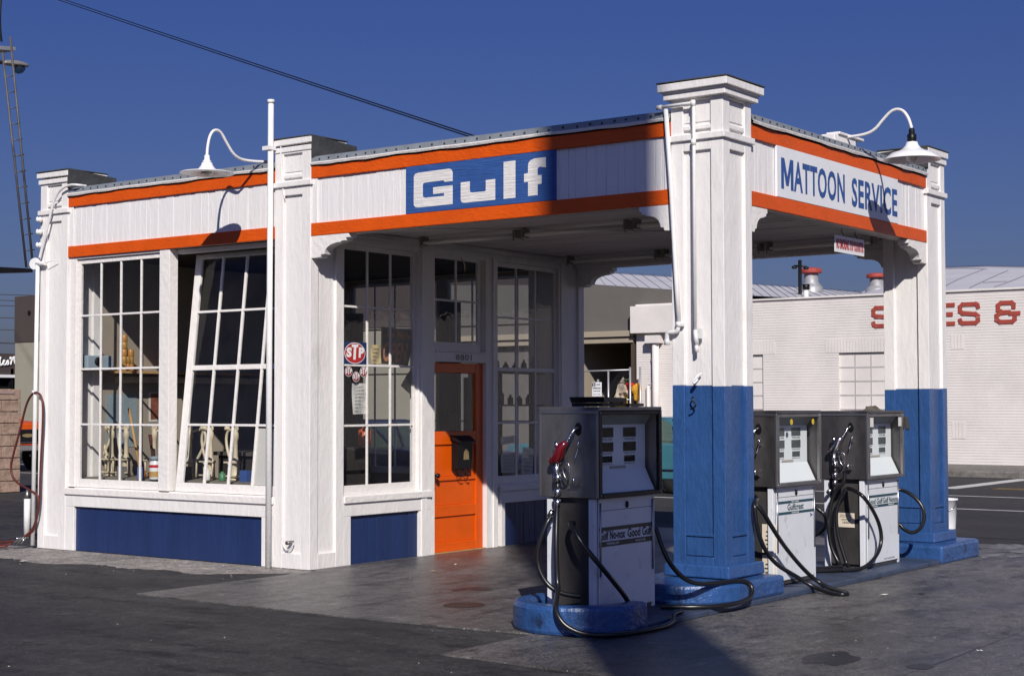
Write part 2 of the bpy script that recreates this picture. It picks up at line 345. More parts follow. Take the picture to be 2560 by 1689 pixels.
# rear edge beams of the canopy and of the roof
m = MB(); m.box((PX+.36, .487, 3.235), (PX+.47, 4.563, 3.93)); m.box((PX+.30, 4.95, 3.25), (PX+.43, 8.40, 3.93)); m.box((.3, 8.66, 3.25), (PX, 8.74, 3.93)); m.build('edge_beam', white, ST, bevel=.006)
# metal edging
def flashing(axis, u0, u1):
    m = MB(); n = int((u1-u0)/.09); pr = None; ph = rnd.uniform(0, 9)
    def P(u, d, z): return (d, u, z) if axis == 'y' else (u, d, z)
    rows = []
    for i in range(n+1):
        u = u0+(u1-u0)*i/n; wv = .003*math.sin(u*4.1+ph)+.002*math.sin(u*11+ph)+rnd.uniform(-.0015, .0015)
        rows.append([m.V(P(u, -.014+wv, 3.938+wv*1.6)), m.V(P(u, -.022+wv*1.4, 3.957+wv)), m.V(P(u, -.004, 3.968+wv*.5)), m.V(P(u, .004, 4.012)), m.V(P(u, .05, 4.034)), m.V(P(u, .30, 4.0))])
    for a, b in zip(rows, rows[1:]):
        for k in range(5):
            m.mi = 2 if k == 0 or k == 1 else 0; m.face([a[k], b[k], b[k+1], a[k+1]])
    m.mi = 1; u = u0+.06
    while u < u1-.04:
        m.lathe([(.011, 0), (.010, .006), (.002, .009)], P(u, .001, 3.992+rnd.uniform(-.006, .006)), (-1, 0, 0) if axis == 'y' else (0, -1, 0), 7); u += rnd.uniform(.11, .15)
    return m.build('roof_flashing', [galv, nailm, white_trim], ST)
flashing('y', .49, 4.555); flashing('y', 5.05, 8.277); flashing('x', .49, PX-.008)
m = MB(); m.box((.06, .06, 3.945), (PX+.45, 8.72, 3.985)); rf = m.build('roof', tar, ST)
# canopy ceiling: matched boards running front to back
m = MB(); x = .14
while x < PX+.34:
    m.box((x+.003, .05, 3.345+rnd.uniform(0, .006)), (min(x+.086, PX+.36), 4.64, 3.37)); x += .09
m.build('canopy_ceiling', ceilm, ST)
m = MB()
for a, b in (((.14, .487, 3.25), (.20, 4.563, 3.343)), ((PX+.28, .487, 3.25), (PX+.359, 4.563, 3.343)), ((.2, .14, 3.25), (PX+.28, .20, 3.343)), ((.2, 4.49, 3.29), (PX+.28, 4.561, 3.343))): m.box(a, b)
m.build('ceiling_trim', ceilm, ST, bevel=.008)

# brackets
def bracket(P, plane_vec):
    """P(d, z): point at distance d from the pillar; extruded by plane_vec"""
    pts = [(0, 3.246), (.49, 3.246), (.49, 3.206), (.455, 3.203), (.45, 3.178), (.395, 3.176), (.388, 3.166)]
    for i in range(1, 8):
        a = math.pi/2*i/8; pts.append((.388-.205*math.sin(a), 3.083+.083*math.cos(a)*1.0))
    pts += [(.178, 3.083), (.172, 3.062), (.125, 3.058), (.118, 3.034), (.06, 3.030), (0, 3.030)]
    m = MB(); m.prism([P(d, z) for d, z in pts], plane_vec); return m.build('bracket', white_trim, ST, bevel=.004)
bracket(lambda d, z: (.012, 4.563-d, z), (.11, 0, 0)); bracket(lambda d, z: (.012, .487+d*.65, z), (.11, 0, 0))
bracket(lambda d, z: (.487+d*.62, .012, z), (0, .11, 0)); bracket(lambda d, z: (PX-d, .012, z), (0, .11, 0))
bracket(lambda d, z: (PX+.36, 4.563-d, z-.012), (.11, 0, 0)); bracket(lambda d, z: (PX+.36, .487+d, z-.012), (.11, 0, 0))

# fluorescent tubes under the canopy
holderm = M('lamp_holder_brown', (.22, .19, .18), .6)
for xx in (1.42, 4.12):
    for y0, y1 in ((4.28, 3.12), (2.98, 1.82), (1.68, .52)):
        m = MB()
        for o in (-.03, .03): m.tube([(xx+o, y0, 3.275), (xx+o, y1, 3.275)], .019, 10)
        t = m.build('fluorescent_tube', bulb, ST)
        for y in (y0+.02, y1-.02): m = MB(); m.box((xx-.055, y-.016, 3.25), (xx+.055, y+.016, 3.343)); m.tube([(xx-.05, y, 3.26), (xx-.07, y, 3.232), (xx-.03, y, 3.225)], .006, 6); m.build('lamp_holder', holderm, t)
m = MB(); m.tube([(.35, 4.4, 3.336), (1.2, 3.2, 3.333), (2.6, 1.9, 3.336), (4.3, 1.75, 3.336)], .007, 6); m.build('ceiling_conduit', ceilm, ST)

# ---- windows
def sash_mb(m, P, u0, u1, zr, cols, st=.045, bot=.09, top=.05, th=.035, mid=None, us=None, mw=.011):
    za, zb = zr[0], zr[-1]
    m.box(P(u0-st, 0, za-bot), P(u1+st, th, za)); m.box(P(u0-st, 0, zb), P(u1+st, th, zb+top))
    m.box(P(u0-st, .0008, za), P(u0, th-.0008, zb)); m.box(P(u1, .0008, za), P(u1+st, th-.0008, zb))
    us = us or [u0+(u1-u0)*k/cols for k in range(1, cols)]
    for u in us: m.box(P(u-mw, .006, za), P(u+mw, th-.008, zb))
    for i, z in enumerate(zr[1:-1]):
        h = .022 if mid == i else mw
        e = [u0]+list(us)+[u1]
        d = .002 if mid == i else .006
        if mid == i: m.box(P(u0, d, z-h), P(u1, th-.002, z+h))
        else:
            for a, b in zip(e, e[1:]): m.box(P(a+(mw if a != u0 else 0), d, z-h), P(b-(mw if b != u1 else 0), th-.008, z+h))
ZR = [.790, 1.390, 2.0, 2.592, 3.168]
FX = lambda pl: (lambda u, d, z: (pl+d, u, z))     # on planes X = pl
FY = lambda pl: (lambda u, d, z: (u, pl+d, z))     # on planes Y = pl
def window(P, u0, u1, cols, zr=ZR, mid=None, label=None, holes=(), sheet=None):
    m = MB(); sash_mb(m, P, u0, u1, zr, cols, mid=mid); w = m.build('window', white_trim, ST, bevel=.003)
    g = MB(); us = [u0+(u1-u0)*k/cols for k in range(cols+1)]
    for i in range(cols):
        for j in range(len(zr)-1):
            if (i, j) in holes: continue
            t = rnd.uniform(-.0015, .0015); t2 = rnd.uniform(-.0015, .0015)   # each pane sits a little differently in its putty
            g.poly([P(us[i], .016+t, zr[j]), P(us[i+1], .016-t, zr[j]), P(us[i+1], .016-t+t2, zr[j+1]), P(us[i], .016+t+t2, zr[j+1])])
    g.build('pane', pglass, w)
    if label: w['label'] = label
    return w
# front bay
window(FX(.055), 6.784+.005, 8.113, 4)
# hopper sash, hinged at its foot and tilted into the room
piv = Vector((.075, 0, .70)); tilt = Matrix.Rotation(math.atan2(.262, 2.39), 3, 'Y')
def PH(u, d, z): q = tilt @ Vector((d, 0, z-.70)); return tuple(Vector((.06, u, .70))+q)
m = MB()
def hb(a, b):
    (u0, d0, za), (u1, d1, zb) = a, b
    m.hexa([PH(u0, d0, za), PH(u0, d1, za), PH(u1, d1, za), PH(u1, d0, za), PH(u0, d0, zb), PH(u0, d1, zb), PH(u1, d1, zb), PH(u1, d0, zb)])
HU = [5.09, 5.438, 5.785, 6.141, 6.46]; HZ = [.795, 1.40, 2.0, 2.595, 3.165]
hb((5.055, 0, .70), (6.555, .035, .795)); hb((5.055, 0, 3.165), (6.555, .035, 3.215)); hb((6.46, .001, .795), (6.555, .034, 3.165)); hb((5.055, .001, .795), (5.09, .034, 3.165))
for u in HU[1:-1]: hb((u-.014, .005, .795), (u+.014, .03, 3.165))
for i, z in enumerate(HZ[1:-1]):
    h = .026 if i == 1 else .012
    for a, b in zip(HU, HU[1:]): hb((a+(.014 if a != HU[0] else 0), .003, z-h), (b-(.014 if b != HU[-1] else 0), .032, z+h))
hs = m.build('hopper_window', white_trim, ST, bevel=.003); hs['label'] = 'four by four pane sash tilted open into the office'
g = MB()
for i in range(4):
    for j in range(4):
        if (i, j) == (2, 0): continue
        g.poly([PH(HU[i], .017, HZ[j]), PH(HU[i+1], .017, HZ[j]), PH(HU[i+1], .017, HZ[j+1]), PH(HU[i], .017, HZ[j+1])])
g.build('pane', pglass, hs)
m = MB(); m.hexa([PH(*p) for p in ((5.10, .022, .80), (5.10, .028, .80), (5.43, .028, .80), (5.43, .022, .80), (5.10, .022, 1.37), (5.10, .028, 1.37), (5.43, .028, 1.37), (5.43, .022, 1.37))]); m.build('blank_pane', cardblue if False else paper, hs)
# casings of the front bay
m = MB(); m.box((.02, 6.622, .70), (.14, 6.776, 3.247)); m.box((.03, 8.165, .70), (.12, 8.283, 3.247)); m.box((.03, 6.777, 3.222), (.12, 8.164, 3.247)); m.box((.03, 6.777, .66), (.12, 8.164, .696)); m.box((.13, 5.051, 3.20), (.20, 6.62, 3.247))
m.box((.03, 5.051, .66), (.12, 6.62, .696)); m.build('window_casing', white_trim, ST, bevel=.004)
def skirt(P, u0, u1, p0, p1):
    """sill, rail and boarded blue panel under a window"""
    m = MB(); m.box(P(u0, -.018, .618), P(u1, .12, .686)); m.build('sill', white_trim, ST, bevel=.006)
    m = MB(); m.box(P(u0+.001, .004, .486), P(u1-.001, .10, .6175)); m.box(P(u0+.001, .005, 0), P(p0, .10, .486)); m.box(P(p1, .005, 0), P(u1-.001, .10, .486)); m.build('skirting_frame', white, ST, bevel=.005)
    m = MB(); u = p0
    while u < p1-.005:
        w = min(rnd.choice((.09, .11, .11, .13)), p1-u); m.box(P(u+.0008, .036+rnd.uniform(0, .004), .002), P(u+w-.0008, .08, .486)); u += w
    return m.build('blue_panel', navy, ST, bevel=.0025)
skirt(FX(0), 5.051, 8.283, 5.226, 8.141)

# door wall under the canopy
YD = 4.563
window(FY(YD+.05), .545, 1.625, 3, mid=None); window(FY(YD+.05), 3.107, 4.235, 3, mid=1)
TZ = [2.278, 2.735, 3.184]
m = MB(); sash_mb(m, FY(YD+.05), 1.985, 2.745, TZ, 2, bot=.095, st=.05); tr = m.build('transom_window', white_trim, ST, bevel=.003)
g = MB()
for a, b in ((1.985, 2.365), (2.365, 2.745)):
    for c_, d_ in zip(TZ, TZ[1:]): g.poly([(a, YD+.068, c_), (b, YD+.068, c_), (b, YD+.068, d_), (a, YD+.068, d_)])
g.build('pane', pglass, tr); m = MB(); m.tube([(2.42, YD+.03, 3.21), (2.44, YD+.0, 3.14), (2.47, YD+.02, 3.06)], .006, 6); m.build('transom_catch', brass, tr)
m = MB()
for a, b in ((.488, .50), (1.672, 1.935), (2.845, 3.06), (4.282, 4.314)): m.box((a, YD+.012, 0 if a > 1 and a < 4 else .7), (b, YD+.14, 3.247))
for a, b in ((1.70, 1.79), (2.96, 3.04)): m.box((a, YD-.006, .0), (b, YD+.0115, 3.247))
m.box((.488, YD+.02, 3.2195), (4.314, YD+.14, 3.30)); m.box((.4885, YD+.03, 3.30), (4.3135, YD+.15, 3.95))
m.box((1.936, YD+.012, 2.062), (2.844, YD+.14, 2.168)); m.box((1.936, YD-.004, 2.168), (2.844, YD+.14, 2.182))
m.box((.501, YD+.02, .66), (1.671, YD+.14, .6995)); m.box((3.061, YD+.02, .66), (4.281, YD+.14, .6995))
m.build('door_wall', white, ST, bevel=.004)
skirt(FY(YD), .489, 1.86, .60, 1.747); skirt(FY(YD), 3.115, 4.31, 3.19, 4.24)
# door
m = MB(); dx0, dx1, dy = 1.942, 2.838, YD+.055
def db(a, b): m.box((a[0], a[1], a[2]), (b[0], b[1], b[2]))
for a, b in ((dx0, dx0+.045), (dx1-.125, dx1)): db((a, dy, .012), (b, dy+.05, 2.052))
for a, b in ((.012, .112), (.388, .512), (.775, .822), (1.165, 1.31), (1.945, 2.052)): db((dx0+.0455, dy+.0008, a), (dx1-.1255, dy+.0492, b))
for a, b in ((.112, .388), (.512, .775), (.822, 1.165)):
    db((dx0+.0455, dy+.018, a), (dx1-.1255, dy+.04, b)); 
dr = m.build('door', orange_door, ST, bevel=.006); dr['label'] = 'orange panelled wooden door with a large glass pane'
m = MB(); m.poly([(dx0+.045, dy+.025, 1.31), (dx1-.125, dy+.025, 1.31), (dx1-.125, dy+.025, 1.945), (dx0+.045, dy+.025, 1.945)]); m.build('door_pane', pglass, dr)
m = MB(); m.box((dx0+.005, dy-.012, .70), (dx0+.04, dy-.001, .88)); m.lathe([(.012, 0), (.014, .03), (.028, .045), (.024, .065), (.004, .07)], (dx0+.022, dy-.012, .84), (0, -1, 0), 12); m.build('door_knob', black_metal, dr)
m = MB(); m.box((1.936, YD+.012, .0), (2.844, YD+.13, .0115)); m.build('threshold', wood, ST)

# office shell: solid left wall, back wall with windows, floor, ceiling
m = MB(); m.box((.50, 8.33, 0), (PX, 8.40, 3.93)); m.box((4.62, 4.95, 0), (4.70, 8.33, .70)); m.box((4.62, 4.95, 3.2), (4.70, 8.33, 3.93)); m.box((4.61, 6.58, .7), (4.71, 6.72, 3.2)); m.box((4.61, 4.95, .7), (4.71, 5.06, 3.2)); m.box((4.61, 8.22, .7), (4.71, 8.33, 3.2))
m.build('office_wall', inner, ST)
for u0, u1 in ((5.11, 6.53), (6.77, 8.17)):
    window(FX(4.64), u0, u1, 4)
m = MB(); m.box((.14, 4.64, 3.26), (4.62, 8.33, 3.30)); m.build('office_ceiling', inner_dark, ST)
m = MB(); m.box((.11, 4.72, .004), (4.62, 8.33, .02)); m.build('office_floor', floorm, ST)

# ------------------------------------------------------------------ painted signs and numbers
t = thing('fascia_sign', 'blue board with big white lettering on the front band', 'sign', (0, 2.5, 3.59))
m = MB(); m.box((.003, 1.651, 3.3735), (.028, 3.349, 3.8115)); m.build('board', sign_blue, t, bevel=.002)
def onx(f, pts, x=.0012): return [tuple(AT(*f(*p), 0, x)) for p in pts]
G = [(1285, 347), (1285, 290), (1278, 272), (1262, 266), (1062, 292), (1040, 300), (1031, 318), (1030, 480), (1031, 505), (1042, 518), (1060, 520), (1285, 497), (1285, 373), (1157, 388), (1157, 432), (1228, 425), (1228, 443), (1105, 456), (1092, 450), (1090, 440), (1090, 372), (1094, 362), (1105, 357), (1225, 342), (1232, 352)]
U = [(1337, 356), (1337, 468), (1341, 482), (1352, 488), (1370, 488), (1563, 468), (1563, 333), (1501, 340), (1501, 408), (1495, 414), (1412, 422), (1400, 419), (1397, 408), (1397, 349)]
L_ = [(1617, 222), (1617, 463), (1695, 456), (1695, 212)]
F = [(183, 615), (183, 660), (157, 665), (157, 722), (183, 718), (183, 810), (246, 804), (246, 734), (272, 730), (272, 672), (246, 675), (246, 632), (252, 622), (262, 619), (300, 624), (300, 556), (225, 565), (198, 578), (187, 592)]
m = MB()
for f, pts in ((z3, G), (z3, U), (z3, L_), (z5, F)): m.poly(onx(f, pts))
m.build('lettering', sign_white, t)
t = thing('side_sign', 'white board with dark blue capital lettering on the side band', 'sign', (2.27, 0, 3.58))
m = MB(); m.box((.958, .003, 3.3725), (3.571, .026, 3.8125)); m.build('board', board_smooth, t, bevel=.002)
m = MB(); m.poly([(1.03+.235*u, .0012, 3.449+.268*v) for u, v in ((0, 0), (.0, 1), (.27, 1), (.5, .42), (.73, 1), (1, 1), (1, 0), (.78, 0), (.78, .60), (.60, .12), (.40, .12), (.22, .60), (.22, 0))]); m.text('ATTOON', (1.272, .0012, 3.445), (1.05, 0, 0), (0, 0, .274), bold=.028, spacing=1.08); m.text('SERVICE', (2.475, .0012, 3.436), (1.07, 0, 0), (0, 0, .274), bold=.028, spacing=1.08); m.build('lettering', letter_blue, t)
m = MB(); m.text('8801', (2.30, YD+.0095, 2.086), (.28, 0, 0), (0, 0, .062), bold=.012, spacing=1.1); tag(m.build('house_number', M('grey_number', (.16, .15, .16), .5)), 'four grey digits on the lintel above the orange door', 'house number')
t = thing('hanging_sign', 'small white sign with narrow red warning capitals hanging from canopy edge', 'sign', (2.74, .15, 3.1))
m = MB(); m.box((2.412, .146, 3.02), (3.068, .154, 3.178)); m.build('board', board_smooth, t)
m = MB(); m.text('NO SMOKING', (2.435, .1435, 3.05), (.28, 0, 0), (0, 0, .10), bold=.035); m.text('STOP YOUR MOTOR', (2.735, .1435, 3.05), (.315, 0, 0), (0, 0, .10), bold=.035); m.build('lettering', letter_red, t)
m = MB()
for x in (2.6, 2.9): m.tube([(x, .15, 3.165), (x+.012, .15, 3.19), (x-.008, .16, 3.215), (x+.004, .165, 3.245), (x, .165, 3.26)], .004, 6)
m.build('hook', black_metal, t)
def stp(c, w, h, d=.0, small=False, y=YD+.05):
    """oval red emblem sticker centred at c=(x,z)"""
    x, z = c; e = []
    def oval(m, a, b, yy, n=28): m.poly([(x+a*math.cos(2*math.pi*k/n), yy, z+b*math.sin(2*math.pi*k/n)) for k in range(n)])
    def letters(m, g, yy):
        # slanted S, tall T, P of the emblem
        def S(u, v): return (x+w*u, yy, z+h*v)
        m.text('S', S(-.40, -.20), (w*.24, 0, h*.0), (w*.02, 0, h*.46), bold=.06+g); m.text('P', S(.16, -.20), (w*.24, 0, 0), (w*.02, 0, h*.48), bold=.06+g)
        for a in ([(-.14, .40), (.16, .40), (.13, .27), (.055, .27), (.03, -.30), (-.085, -.30), (-.055, .27), (-.16, .27)],): m.poly([S(*p) for p in a])
    return oval, letters
t = thing('oval_sticker', 'large red oval sticker with white letters on a blue square, left door-wall window', 'sticker', (.71, YD, 2.12))
m = MB(); m.box((.548, YD+.052, 2.012), (.884, YD+.055, 2.235)); m.build('backing', navy, t)
ov, le = stp((.705, 2.122), .33, .22)
m = MB(); ov(m, .158, .107, YD+.0505); m.build('white_rim', letter_white, t); m = MB(); ov(m, .150, .100, YD+.0495); m.build('red_oval', M('sticker_red', (.45, .02, .025), .35), t); m = MB(); le(m, 0, YD+.0485); m.build('lettering', letter_white, t)
for i, (px, py) in enumerate(((88, 628), (222, 722), (352, 635))):
    p = AT(*k4(px, py), 1, YD+.05); x, z = p.x, p.z
    t = thing('round_sticker', ('round red sticker at the window edge, left of its trio', 'lowest of three round red stickers, above the paper note', 'round red sticker beside the muntin, right of its trio')[i], 'sticker', (x, YD, z), 'three round red stickers under the oval one')
    ov, le = stp((x, z), .115, .10)
    m = MB(); ov(m, .056, .052, YD+.0545, 20); m.build('white_rim', letter_white, t); m = MB(); ov(m, .051, .047, YD+.0535, 20); m.build('red_disc', M('sticker_dark_red', (.28, .018, .025), .4), t); m = MB(); le(m, 0, YD+.0525); m.build('lettering', letter_white, t)
def wpaper(name, label, pts, mat, y=YD+.085, lines=0, cat='notice', f=d4, dark=ink_grey):
    q = [AT(*f(*p), 1, y) for p in pts]; n = thing(name, label, cat, tuple(q[0]))
    m = MB(); a, b, c_, d_ = q; N_ = 5
    rows = [[m.V(a.lerp(b, i/N_).lerp(d_.lerp(c_, i/N_), j/N_)+Vector((0, .006*math.sin(i*1.3+j*.9), 0))) for i in range(N_+1)] for j in range(N_+1)]
    for j in range(N_):
        for i in range(N_): m.face([rows[j][i], rows[j][i+1], rows[j+1][i+1], rows[j+1][i]])
    m.build('sheet', mat, n)
    if lines:
        m = MB()
        for k in range(lines):
            v = (k+1)/(lines+1); u = .1; e = rnd.uniform(.6, .92)
            while u < e:
                w = rnd.uniform(.05, .12); P0 = a.lerp(b, u).lerp(d_.lerp(c_, u), v); P1 = a.lerp(b, u+w*.7).lerp(d_.lerp(c_, u+w*.7), v)
                m.tube([P0+Vector((0, -.012, 0)), P0.lerp(P1, .33)+Vector((0, -.012, .006)), P0.lerp(P1, .66)+Vector((0, -.012, -.005)), P1+Vector((0, -.012, .002))], .0016, 4); u += w
        m.build('handwriting', dark, n)
    return n
wpaper('price_note', 'white handwritten price list taped below the round stickers', [(105, 935), (208, 935), (210, 1132), (108, 1138)], paper, lines=8)
wpaper('faded_card', 'yellowed card between the oval sticker and the open sign', [(228, 683), (295, 685), (293, 806), (228, 806)], paper_old, lines=4)
wpaper('paper_notice', 'handwritten sheet low in right window, left pane', [(1080, 1392), (1172, 1385), (1165, 1520), (1078, 1518)], paper, lines=5)
wpaper('paper_notice', 'curled handwritten sheet low in right window, second pane', [(1222, 1352), (1296, 1362), (1282, 1528), (1208, 1524)], paper, lines=6)
wpaper('paper_notice', 'narrow torn strip of paper above the two sheets in right window', [(1080, 1285), (1170, 1275), (1165, 1325), (1078, 1338)], paper, lines=2)
wpaper('black_placard', 'black card hanging cornerwise in the left door-wall window', [(488, 845), (530, 905), (510, 1025), (420, 950)], open_black)
# the open sign
t = thing('open_sign', 'black leaning sign with faded orange lettering inside the window', 'sign', tuple(AT(*d4(400, 700), 1, YD+.09)))
q = [AT(*d4(*p), 1, YD+.09) for p in ((300, 566), (524, 590), (470, 820), (296, 806))]
m = MB(); m.prism([tuple(v) for v in q], (0, .008, 0)); m.build('board', open_black, t)
def ql(u, v): return q[3].lerp(q[2], u).lerp(q[0].lerp(q[1], u), v)+Vector((0, -.004, 0))
m = MB(); o = ql(.12, .74); m.text("Yes We're", o, ql(.86, .72)-o, ql(.15, .93)-o, bold=.01, shear=.15); m.build('small_lettering', open_orange, t)
m = MB(); o = ql(.03, .06); m.text('OPEN', o, ql(.92, .06)-o, ql(.06, .62)-o, bold=.03, shear=.1); m.build('large_lettering', open_brown, t)
# ------------------------------------------------------------------ fixtures on the building
def gooseneck(path, bot, label, cap_mat, rsh=.26):
    t = thing('gooseneck_lamp', label, 'lamp', tuple(path[0]), 'white gooseneck lamps over the bands')
    m = MB(); m.tube(path, .0145, 10, smoothpath=3); m.build('arm', pipe_white, t)
    o = Vector(path[-1]); h = o.z-bot
    m = MB(); m.lathe([(.018, 0), (.026, -.01), (.028, -.05), (.042, -.06), (.042, -h*.40), (.036, -h*.44), (.05, -h*.48)], o, (0, 0, 1), 16); m.build('socket', cap_mat, t)
    m = MB(); a = -h*.46; m.lathe([(.05, a), (.06, a-.03), (.085, a-.06), (.13, a-.085), (rsh*.72, a-.10), (rsh, -h-.006), (rsh+.004, -h-.014), (rsh-.004, -h-.012), (rsh*.7, a-.108), (.06, a-.06)], o, (0, 0, 1), 32, cap=False); m.build('shade', lamp_white, t)
    m = MB(); m.lathe([(.02, a-.03), (.05, a-.07), (.06, a-.11), (.045, -h-.02), (.01, -h-.04)], o, (0, 0, 1), 14); m.build('bulb', bulb, t)
    return t
gooseneck([(.16, 5.2, 4.05), (-.17, 5.3, 4.03), (-.317, 5.3, 4.065), (-.42, 5.3, 4.18), (-.50, 5.3, 4.285), (-.585, 5.3, 4.29), (-.645, 5.3, 4.22), (-.672, 5.3, 4.10), (-.676, 5.3, 4.03)], 3.86, 'white gooseneck lamp with a white socket over the front band', lamp_white)
gooseneck([(2.6, .18, 4.115), (2.6, -.03, 4.112), (2.6, -.17, 4.14), (2.6, -.27, 4.25), (2.6, -.36, 4.325), (2.6, -.45, 4.315), (2.6, -.51, 4.235), (2.6, -.54, 4.13)], 3.85, 'white gooseneck lamp with a taped black socket over the side band', black_metal)
m = MB(); m.box((2.33, .10, 3.99), (2.80, .24, 4.115)); m.box((2.40, .08, 4.115), (2.95, .22, 4.14)); tag(m.build('lamp_mount', white, None, bevel=.006), 'white wooden block on the roof edge carrying the lamp arm', 'block')
t = thing('vent_pipe', 'tall white pipe standing against the middle pillar', 'pipe', (-.06, 5.062, 0))
m = MB(); m.tube([(-.06, 5.062, 0), (-.058, 5.062, 2.3), (-.058, 5.052, 4.61)], .029, 14); m.build('pipe', pipe_white, t)
m = MB(); m.box((-.10, 5.02, 4.13), (-.02, 5.13, 4.17)); m.tube([(-.058, 5.053, 4.60), (-.058, 5.053, 4.635)], .036, 14); m.build('clamp', pipe_white, t)
p = [AT(*z3(*q), 0, -.008) for q in ((185, 75), (168, 88), (160, 130), (165, 300), (178, 420), (188, 462))]
tag(MB().tube(p, .006, 6, smoothpath=2).build('thin_cable', pipe_white), 'thin white cable drooping down the middle pillar', 'cable')
t = thing('air_line', 'white piping with valve running down the near pillar face', 'pipe', (-.04, .25, 2))
m = MB(); m.tube([(-.035, .575, 4.05), (-.035, .26, 4.052), (-.035, .25, 4.04), (-.035, .252, 2.18)], .0155, 12)
for a in ((-.035, .255, 4.05), (-.035, .253, 3.73), (-.035, .572, 4.05)): m.lathe([(.021, -.025), (.021, .025)], a, (0, 0, 1) if a[1] < .5 else (0, 1, 0), 12)
m.build('pipe', pipe_white, t)
m = MB(); m.tube([(-.035, .245, 2.2), (-.035, .237, 2.08)], .02, 12); m.tube([(-.035, .237, 2.08), (-.035, .237, 2.02)], .016, 10); m.box((-.045, .195, 2.13), (-.005, .232, 2.21)); m.build('valve', pipe_white, t)
t = thing('water_line', 'slanting white pipe with elbow and tap beside the near pillar', 'pipe', (-.04, .5, 2.2))
m = MB(); m.tube([(-.03, .515, 4.03), (-.03, .474, 3.45), (-.03, .425, 2.6), (-.03, .404, 2.25)], .019, 12); m.tube([(-.035, .404, 2.27), (-.035, .410, 2.20), (-.035, .44, 2.187), (-.035, .505, 2.187), (-.035, .515, 2.17), (-.035, .515, 2.125)], .019, 12, smoothpath=2); m.build('pipe', pipe_white, t)
m = MB(); m.lathe([(.026, -.02), (.026, .02)], (-.03, .404, 2.25), (0, 0, 1), 12); m.lathe([(.024, -.03), (.025, 0), (.016, .03)], (-.035, .515, 2.115), (0, 0, 1), 12); m.box((-.045, .36, 2.235), (-.015, .40, 2.255)); m.build('fitting', pipe_white, t)
m = MB(); m.tube([(-.0, .215, 1.845), (-.03, .225, 1.835), (-.05, .25, 1.80), (-.055, .262, 1.775), (-.05, .255, 1.765), (-.03, .23, 1.80)], .009, 8, smoothpath=2); tag(m.build('wall_hook', pipe_white), 'white hook high on the near pillar', 'hook')
p = [AT(*z7(*q), 0, -.03) for q in ((1072, 208), (1082, 230), (1099, 246), (1088, 266), (1066, 274))]
tag(MB().tube([(0, p[0].y, p[0].z)]+p, .007, 8, smoothpath=2).build('wall_hook', black_metal), 'dark hook on the blue part of the near pillar', 'hook')
p = [AT(*z4(*q), 0, -.012) for q in ((172, 1150), (175, 1205), (192, 1235), (215, 1240), (238, 1215), (245, 1190))]
t = thing('wall_tap', 'small pipe stub with a white loop of wire low on the middle pillar', 'tap', tuple(p[3]))
MB().tube(p, .007, 8, smoothpath=2).build('wire_loop', pipe_white, t); q = AT(*z4(228, 1190), 0, 0); m = MB(); m.tube([q+Vector((.03, 0, 0)), q+Vector((-.06, 0, .0))], .02, 10); m.build('stub', steel, t)
# electrical service on the left pillar
t = thing('electric_conduit', 'white conduit with insulators curving up the left pillar', 'conduit', (-.05, 8.75, 3.3))
p = [AT(*z1(*q), 0, -.05) for q in ((505, 293), (455, 292), (400, 318), (362, 370), (340, 440), (310, 570), (280, 680), (258, 770))]
m = MB(); m.tube([p[0]+Vector((.12, 0, 0))]+p, .0135, 10, smoothpath=2); m.tube([(-.05, 8.745, 3.22), (-.05, 8.79, .03)], .023, 12); m.build('pipe', pipe_white, t)
for zz in (3.70, 3.56, 3.41): m = MB(); m.lathe([(.024, 0), (.036, .02), (.024, .035), (.036, .05), (.016, .065)], (-.02, 8.72, zz), (-1, .6, 0), 12); m.build('insulator', lamp_white, t)
m = MB(); m.lathe([(.065, -.02), (.07, 0), (.065, .02)], (-.055, 8.785, 3.2), (-1, -.3, 0), 18); m.tube([(-.05, 8.76, 3.2), (-.05, 8.62, 3.2)], .025, 10); m.tube([(-.05, 8.6, 3.2), (-.04, 8.52, 3.22), (-.02, 8.44, 3.23)], .004, 5); m.build('junction_box', pipe_white, t)
# red air hose on the left pillar
hp = [AT(*l2(*q), 0, -.07) for q in ((205, 628), (185, 632), (160, 665), (140, 720), (110, 850), (75, 970), (58, 1055), (75, 1115), (120, 1150), (180, 1180), (212, 1205), (218, 1250), (205, 1340), (180, 1400))]
hp2 = [AT(*l2(*q), 0, -.06) for q in ((205, 628), (228, 640), (241, 690), (240, 800), (232, 950), (225, 1100), (222, 1250), (205, 1350), (178, 1420))]
coil = [Vector((x, y, z)) for x, y, z in ((-.12, 8.86, .12), (-.25, 8.95, .03), (-.42, 9.3, .02), (-.5, 9.7, .02), (-.62, 9.9, .02), (-.75, 9.7, .02), (-.62, 9.2, .03), (-.40, 8.92, .03), (-.3, 8.85, .04), (-.32, 9.2, .05), (-.4, 9.7, .05), (-.3, 10.2, .03))]
coil2 = [Vector((x, y, z)) for x, y, z in ((-.1, 8.85, .12), (-.2, 9.0, .06), (-.22, 9.5, .05), (-.05, 9.9, .03), (.0, 10.4, .03))]
m = MB(); m.tube(hp+coil, .0125, 8, smoothpath=3); m.tube(hp2+coil2, .0125, 8, smoothpath=3); t = thing('air_hose', 'dark red rubber hose looped over a hook and coiled at the left pillar', 'hose', (-.07, 8.75, 0)); m.build('hose', red_rubber, t)
m = MB()
for dx in (0, .04, .08): m.tube([(-.16-dx, 8.86+dx*.5, .05), (-.10-dx, 8.83, .13)], .014, 8); m.lathe([(.02, 0), (.02, .03)], (-.13-dx, 8.84, .10), (0, .4, 1), 8)
m.build('coupling', chrome, t); m = MB(); m.tube([(-.02, 8.75, 1.745), (-.08, 8.76, 1.745), (-.09, 8.77, 1.765)], .01, 8); m.build('hose_hook', pipe_white, t)
